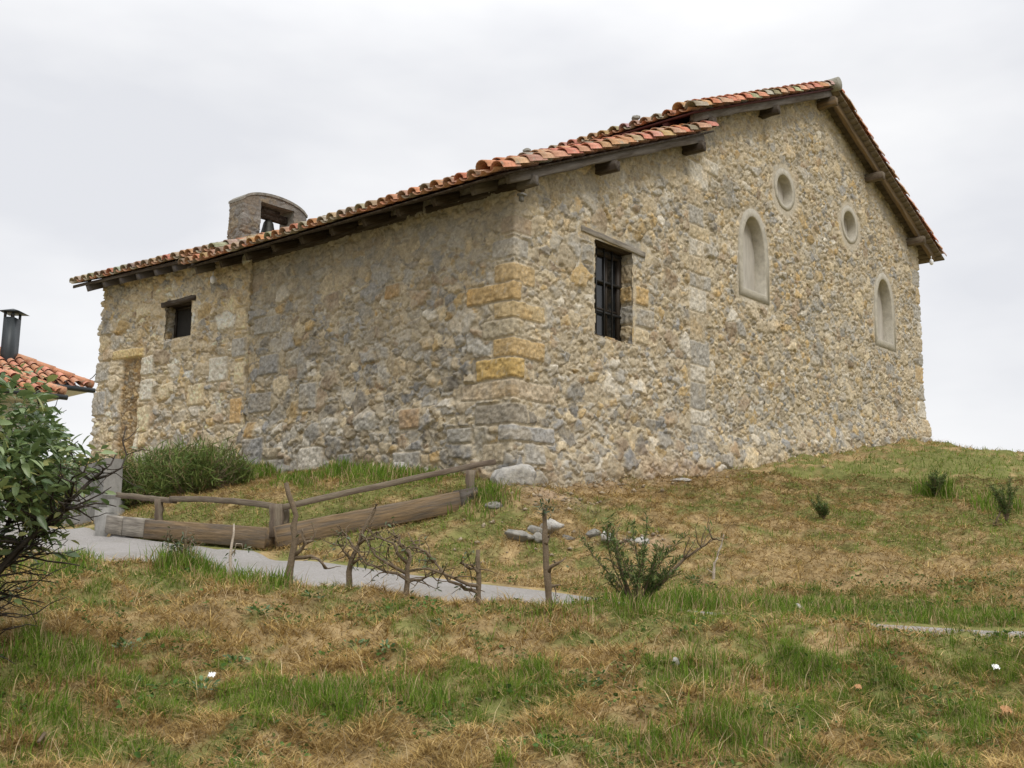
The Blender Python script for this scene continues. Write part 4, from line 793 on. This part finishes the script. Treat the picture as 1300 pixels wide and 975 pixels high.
# grit and small stones on the bare earth
px_ = []; 
for px, py, sp_, nn in ((740, 612, .6, 260), (800, 604, .7, 240), (690, 625, .5, 160), (870, 596, .6, 160), (950, 588, .5, 120), (700, 690, .7, 90), (815, 692, .4, 60), (640, 650, .5, 60)):
    q = gp(px, py); px_ += [(q[0]+random.gauss(0, sp_), q[1]+random.gauss(0, sp_*.6)) for _ in range(nn//2)]
pb = np.array(px_); pb = pb[free(pb[:, 0], pb[:, 1])]; n = len(pb); r = .012+.04*rng.random(n)**3; oc = np.array([[1, 0, 0], [0, 1, 0], [-1, 0, 0], [0, -1, 0], [0, 0, .7], [0, 0, -.7]])
v = np.c_[pb, G(pb[:, 0], pb[:, 1])+r*.3][:, None, :]+oc[None]*r[:, None, None]*(.7+.6*rng.random((n, 6, 1))); f_ = np.array([[0, 1, 4], [1, 2, 4], [2, 3, 4], [3, 0, 4], [1, 0, 5], [2, 1, 5], [3, 2, 5], [0, 3, 5]])
lp = (np.arange(n)[:, None, None]*6+f_[None]).ravel(); prop(link('gravel', npmesh('gravel', v.reshape(-1, 3), lp, np.full(n*8, 3), np.repeat(np.array([.33, .27, .19])*(.6+.7*rng.random((n, 1))), 6, 0)), M['masonry']), kind='stuff')
# long straw stalks
x, y = cand(5200, 3.2, 12); ok = free(x, y) & (green(x, y) < .75); x, y = x[ok], y[ok]; n = len(x); c = np.array([.55, .43, .25])*(.7+.5*rng.random((n, 1)))
blades('straw_stalks', np.c_[x, y, G(x, y)], .1+.16*rng.random(n)**1.5, .003+.002*rng.random(n), .4+.55*rng.random(n), c, M['straw'])

# ------------------------------------------------------------------ shrubs and saplings
def wander(p, d, L, n, jit=.25, lift=0):
    p = np.array(p, float); d = np.array(d, float); d /= np.linalg.norm(d); pts = [p.copy()]
    for i in range(n): d = d+np.array([random.gauss(0, jit) for _ in range(3)])+Z*lift; d /= np.linalg.norm(d); p = p+d*L/n; pts.append(p.copy())
    return pts
def big_shrub():
    b = np.array([-3.3, 6.25, 0]); b[2] = float(G(b[0], b[1])); t = thing('broadleaf_shrub', b, 'large dark glossy leaved shrub cut off at the left edge of the photo', 'shrub')
    q = MB(); tips = []
    for k in range(11):
        a = random.random()*6.28; st_ = wander(b+np.array([math.cos(a)*.12, math.sin(a)*.12, -.05]), (math.cos(a)*.5, math.sin(a)*.5, 1.3), 1.05+.4*random.random(), 8, .12); q.tube(st_, [.022*(1-.07*i) for i in range(9)], 6)
        for i in range(2, 9):
            for _ in range(4):
                a2 = random.random()*6.28; br = wander(st_[i], (math.cos(a2), math.sin(a2), .25+.5*random.random()), .22+.25*random.random(), 5, .25, .02); q.tube(br, [.009, .008, .006, .005, .004, .003], 4)
                tips += br[2:]
                for _ in range(2):
                    a3 = random.random()*6.28; tw = wander(br[random.randint(2, 4)], (math.cos(a3), math.sin(a3), .3), .12+.2*random.random(), 3, .3); q.tube(tw, [.004, .003, .003, .002], 3); tips += tw[1:]
    for k in range(230):   # thicket of bare twigs low down
        a = random.random()*6.28; rr = .1+.42*random.random(); o = b+np.array([math.cos(a)*rr, math.sin(a)*rr, .02+.7*random.random()]); q.tube(wander(o, (math.cos(a), math.sin(a), random.uniform(-.3, 1.1)), .2+.22*random.random(), 4, .3), [.005, .004, .004, .003, .002], 3)
    q.build('branches', M['darkbark'], t, True)
    P3 = []; cc = b+np.array([0, 0, 1.1]); R3 = np.array([.84, .85, .58])
    while len(P3) < 6600:
        d = np.array([random.gauss(0, 1) for _ in range(3)]); d /= np.linalg.norm(d); rr = random.random()**.38; p = cc+d*R3*rr*(1+.16*math.sin(d[0]*7+d[2]*5)*math.cos(d[1]*6))
        if p[2] > b[2]+.36+.3*random.random() and float(fbm(np.array(p[0]*3.2), np.array(p[1]*3.2+p[2]*3.7), 13, 2)) > .43: P3.append(p)
    for p in random.sample(tips, min(420, len(tips))): P3.append(p+np.array([random.gauss(0, .03) for _ in range(3)]))
    P3 = np.array(P3); n = len(P3); r = rng.random((n, 1)); c = np.array([.075, .13, .045])*(1-r)+np.array([.21, .275, .11])*r; yl = rng.random(n) < .1; c[yl] = np.array([.34, .36, .13])
    out_ = P3-cc; az = np.arctan2(out_[:, 1], out_[:, 0])+rng.normal(0, .8, n)
    leaves('foliage', P3, .055+.05*rng.random(n), c, M['leaf'], t, az=az, el=rng.normal(.05, .5, n))
big_shrub()
def bank_shrub():
    pts = []; b = onG(at(225, 620, 16.))
    t = thing('juniper_hedge', b, 'low spiky evergreen hedge growing against the foot of the annex', 'shrub')
    c0 = np.array([at(165, 615, 16.4), at(200, 612, 16.3), at(235, 602, 16.2), at(262, 595, 16.3), at(285, 600, 16.6), at(215, 595, 16.9), at(250, 588, 17.), at(175, 605, 16.8), at(280, 584, 17.2), at(300, 610, 16.6)]); rr = np.array([.4, .45, .42, .4, .38, .42, .36, .42, .3, .3])
    q = MB()
    for c, r in zip(c0, rr):
        n = int(2600*r*2); d = rng.normal(size=(n, 3)); d /= np.linalg.norm(d, axis=1)[:, None]; pts.append(c-Z*.1+d*(rng.random((n, 1))**.33)*r*np.array([1.05, 1, .85]))
        for k in range(10): a = random.random()*6.28; q.tube(wander(c-Z*r*.9, (math.cos(a)*.7, math.sin(a)*.7, .8), r*1.7, 5, .2), [.012, .01, .008, .006, .005, .003], 4)
    q.build('stems', M['bark'], t, True)
    P3 = np.concatenate(pts); g_ = G(P3[:, 0], P3[:, 1]); P3 = P3[P3[:, 2] > g_+.02]; n = len(P3); r = rng.random((n, 1)); c = np.array([.07, .115, .03])*(1-r)+np.array([.2, .25, .07])*r; br_ = rng.random(n) < .16; c[br_] = np.array([.24, .19, .1])
    kp = fbm(P3[:, 0]*3.3+P3[:, 2]*1.7, P3[:, 1]*3.3-P3[:, 2]*2.9, 61, 3) > .43; P3, c = P3[kp], c[kp]; n = len(P3); hi = rng.random(n)**3*.22; P3 = P3+np.stack([0*hi, 0*hi, hi], -1)
    leaves('foliage', P3, .08+.13*rng.random(n), c, M['needle'], t, asp=.085, el=rng.normal(.6, .45, n), droop=.1)
bank_shrub()
SG = 'cut back hedge saplings along the crest'
def sapling(pts, r0, lab, br=(), y=None, tuft=None, m='bark', cat='sapling', nm='pruned_sapling', twigs=10, tl=.2, leaf=20):
    py_ = pts[0][1]-6; b = gp(pts[0][0], py_)
    while 0 < path_sd(b[0], b[1])-.0 < path_w(b[0])+.06: py_ += 1; b = gp(pts[0][0], py_)
    y = b[1]; t = thing(nm, b, lab, cat, SG)
    P3 = [b-Z*.06]+[at(px, py, y+.02*i) for i, (px, py) in enumerate(pts[1:])]; PP = [P3[0]]
    for a, c in zip(P3[:-1], P3[1:]): PP += [a*.67+c*.33+np.array([random.gauss(0, .006) for _ in range(3)]), a*.33+c*.67+np.array([random.gauss(0, .006) for _ in range(3)]), c]
    q = MB(); n = len(PP); q.tube(PP, [r0*(1-.5*i/(n-1))*random.uniform(.88, 1.12) for i in range(n)], 8); q.build('trunk', M[m], t, True)
    lp = []
    for bp in br:
        B3 = [at(px, py, y+(random.random()-.5)*.15 if i else y) for i, (px, py) in enumerate(bp)]; q = MB(); pts_ = [B3[0]]
        for a, c in zip(B3[:-1], B3[1:]): pts_ += [a*.5+c*.5+np.array([random.gauss(0, .012) for _ in range(3)]), c]
        q.tube(pts_, [r0*.55*(1-.75*i/(len(pts_)-1)) for i in range(len(pts_))], 6)
        for _ in range(twigs*2//3):
            s_ = random.choice(pts_[1:]); tw = wander(s_, (random.gauss(0, 1), random.gauss(0, .6), random.gauss(.2, .6)), tl*random.uniform(.4, 1.2), 4, .3); q.tube(tw, [.006, .005, .004, .003, .002], 4); lp += tw[2:]
        q.build('branch', M[m], t, True)
    if leaf and lp:
        L3 = np.array([random.choice(lp) for _ in range(leaf)])+rng.normal(0, .015, (leaf, 3)); leaves('foliage', L3, .03+.02*rng.random(leaf), np.array([.06, .09, .03])*(.7+.8*rng.random((leaf, 1))), M['leaf'], t)
    if tuft:
        c = at(*tuft[:2], y); n = tuft[3]; L3 = c+rng.normal(0, tuft[2], (n, 3)); leaves('foliage', L3, .03+.03*rng.random(n), np.array([.05, .075, .03])*(.7+.8*rng.random((n, 1))), M['leaf'], t, asp=.25, el=rng.normal(.5, .5, n))
sapling([(232, 722), (234, 700), (237, 668)], .018, 'thin dark leafy stump rising from the grass tuft beside the path', [[(233, 705), (222, 690), (215, 676)], [(233, 700), (243, 688), (250, 680)]], tuft=(225, 695, .06, 160), leaf=60)
sapling([(294, 728), (293, 700), (297, 665)], .014, 'slim pale bare stem standing in the grass tuft by the path', [[(293, 705), (300, 690), (308, 698)]], m='barebark', twigs=5)
sapling([(368, 738), (372, 700), (376, 655), (363, 613)], .035, 'tallest crooked sapling with a bare tip before the corner post', [[(374, 705), (388, 690), (384, 672)], [(374, 708), (395, 706), (415, 722), (408, 714)], [(386, 690), (398, 686)]], twigs=6, tl=.14, leaf=10)
sapling([(440, 742), (446, 712), (457, 688), (468, 660), (478, 640)], .026, 'sapling leaning right with a forked top before the sloping sleeper', [[(452, 700), (440, 680), (428, 668)], [(446, 712), (436, 700), (430, 690)], [(457, 690), (476, 684), (470, 672)], [(447, 716), (462, 706)]], twigs=9, leaf=50)
sapling([(515, 752), (517, 728), (518, 697)], .03, 'stubby sapling with twigs spreading left over the path', [[(516, 735), (490, 726), (465, 716), (440, 690)], [(516, 728), (490, 714), (470, 695), (455, 672)], [(517, 715), (500, 690), (478, 675)], [(516, 738), (535, 736), (548, 730)], [(518, 705), (508, 690), (500, 682)]], twigs=18, tl=.22, leaf=70)
sapling([(609, 768), (608, 740), (607, 698)], .03, 'upright stub whose long broken branches reach left', [[(608, 744), (585, 738), (562, 728), (540, 722), (520, 726)], [(607, 752), (590, 748), (570, 738), (550, 712), (530, 700), (518, 676)], [(608, 728), (596, 722), (584, 715)], [(551, 714), (540, 700), (524, 690)]], twigs=14, tl=.2, leaf=60)
sapling([(697, 774), (696, 745), (693, 700), (692, 672), (691, 645)], .03, 'straight slender sapling with a dark leafy tuft on its tip', [[(696, 728), (708, 715), (718, 708)], [(697, 745), (712, 742)], [(693, 690), (698, 680)]], tuft=(692, 646, .035, 70), twigs=4, tl=.1, leaf=6)
sapling([(905, 742), (907, 715), (913, 698), (919, 679)], .016, 'peeled whitish stick leaning in the grass right of the spiky shrub', [[(906, 728), (898, 722)]], m='barebark', twigs=1, tl=.06, leaf=0, nm='dead_stick', cat='stick')
def spiky(px, py, n, ht, sp, lab, seed=0, extra=(), lo=.5):
    b = gp(px, py); t = thing('spiky_shrub', b, lab, 'shrub', 'young evergreen shrubs on the slope'); q = MB(); P3 = []
    for k in range(n):
        a = random.random()*6.28; st_ = wander(b, (math.cos(a)*sp, math.sin(a)*sp*.7, 1), ht*random.uniform(lo, 1.1), 7, .12); q.tube(st_, [.008, .007, .006, .005, .005, .004, .003, .002], 4)
        for a_, c_ in zip(st_[2:-1], st_[3:]): P3 += [a_+(c_-a_)*random.random()+np.array([random.gauss(0, .013) for _ in range(3)]) for _ in range(34)]
    for e in extra:
        E3 = [b]+[at(x_, y_, b[1]) for x_, y_ in e]; q.tube(E3, [.02*(1-.2*i) for i in range(len(E3))], 6)
        for p in E3[1:]:
            for _ in range(4): tw = wander(p, (random.gauss(.4, .6), random.gauss(0, .5), .5), .2, 4, .25); q.tube(tw, [.006, .005, .004, .003, .002], 4); P3 += tw[2:]
    q.build('stems', M['bark'], t, True); P3 = np.array(P3); m_ = len(P3); c = np.array([.085, .125, .038])*(.5+1.2*rng.random((m_, 1))); yl = rng.random(m_) < .12; c[yl] = (.2, .17, .08)
    leaves('foliage', P3, .03+.035*rng.random(m_), c, M['needle'], t, asp=.18, el=rng.normal(.6, .45, m_), droop=.05)
spiky(806, 776, 15, .72, .7, 'bushy spiky evergreen shrub growing right beside the path', extra=[[(845, 735), (868, 710), (890, 695), (905, 685)], [(790, 730), (782, 700), (784, 690)]])
spiky(1188, 632, 13, .45, .3, 'small dark upright shrub high on the slope right of the church')
spiky(1278, 665, 9, .6, .4, 'sparse twiggy shrub at the right edge of the slope', extra=[[(1262, 668), (1270, 650)]])
spiky(1046, 660, 8, .35, .4, 'thin low sprig in the middle of the right slope', lo=.4)
# leafy weeds in the foreground
def weed(px, py, s, lab):
    b = gp(px, py); s = s*.75; n = int(45*s/.1); t = thing('leafy_weed', b, lab, 'weed', 'leafy weeds in the foreground grass'); a = rng.random(n)*6.28; r = rng.random(n)**.6*s
    P3 = b+np.stack([np.cos(a)*r, np.sin(a)*r, .02+.05*rng.random(n)], -1); c = np.array([.07, .13, .035])*(.6+.9*rng.random((n, 1)))
    leaves('leaves', P3, .025+.03*rng.random(n), c, M['leaf'], t, az=a, el=rng.normal(.45, .35, n))
for px, py, s_, lab in ((450, 828, .14, 'wide dark leafy weed on the bank below the leaning sapling'), (300, 850, .1, 'small dark weed above the white scrap'), (165, 830, .12, 'weed beside the lower right of the big shrub'), (255, 885, .1, 'weed low down left of the white scrap'), (490, 832, .08, 'little weed right of the widest weed'), (330, 785, .1, 'dark weed on the upper bank below the pale stem'), (880, 740, .12, 'leafy weed behind the crest left of the white stick'), (395, 765, .1, 'weed just below the crest under the tallest sapling'), (560, 800, .09, 'weed on straw under the broken sapling'), (750, 880, .08, 'weed in the straw of the central foreground')): weed(px, py, s_, lab)
# litter and leaves
def scrap(nm, px, py, s, m, lab, cat):
    b = gp(px, py)+Z*.04; q = MB(); n = 6
    for i in range(n):
        for j in range(n):
            F_ = lambda i, j: b+np.array([(i/n-.5)*s, (j/n-.5)*s*.8, abs(math.sin(i*1.3+j*.9))*s*.35+(j/n)*s*.5]); q.quad(F_(i, j), F_(i+1, j), F_(i+1, j+1), F_(i, j+1))
    prop(q.build(nm, M[m]), lab, cat)
scrap('paper_scrap', 268, 872, .04, 'white', 'crumpled white paper scrap in the left foreground grass', 'litter')
scrap('paper_scrap', 1265, 860, .04, 'white', 'small white paper scrap in the grass near the right edge', 'litter')
scrap('fallen_leaf', 1090, 887, .035, 'dryleaf', 'small tan fallen leaf in the right foreground', 'leaf')
scrap('fallen_leaf', 1278, 918, .05, 'dryleaf', 'larger brown fallen leaf near the bottom right', 'leaf')
q = MB(); a = gp(55, 940); q.tube([a+Z*.03, a+np.array([.06, -.14, .05]), a+np.array([.1, -.3, .04])], [.012, .01, .008], 6)
prop(q.build('fallen_twig', M['bark']), 'bare brown twig lying in the bottom left grass', 'twig')
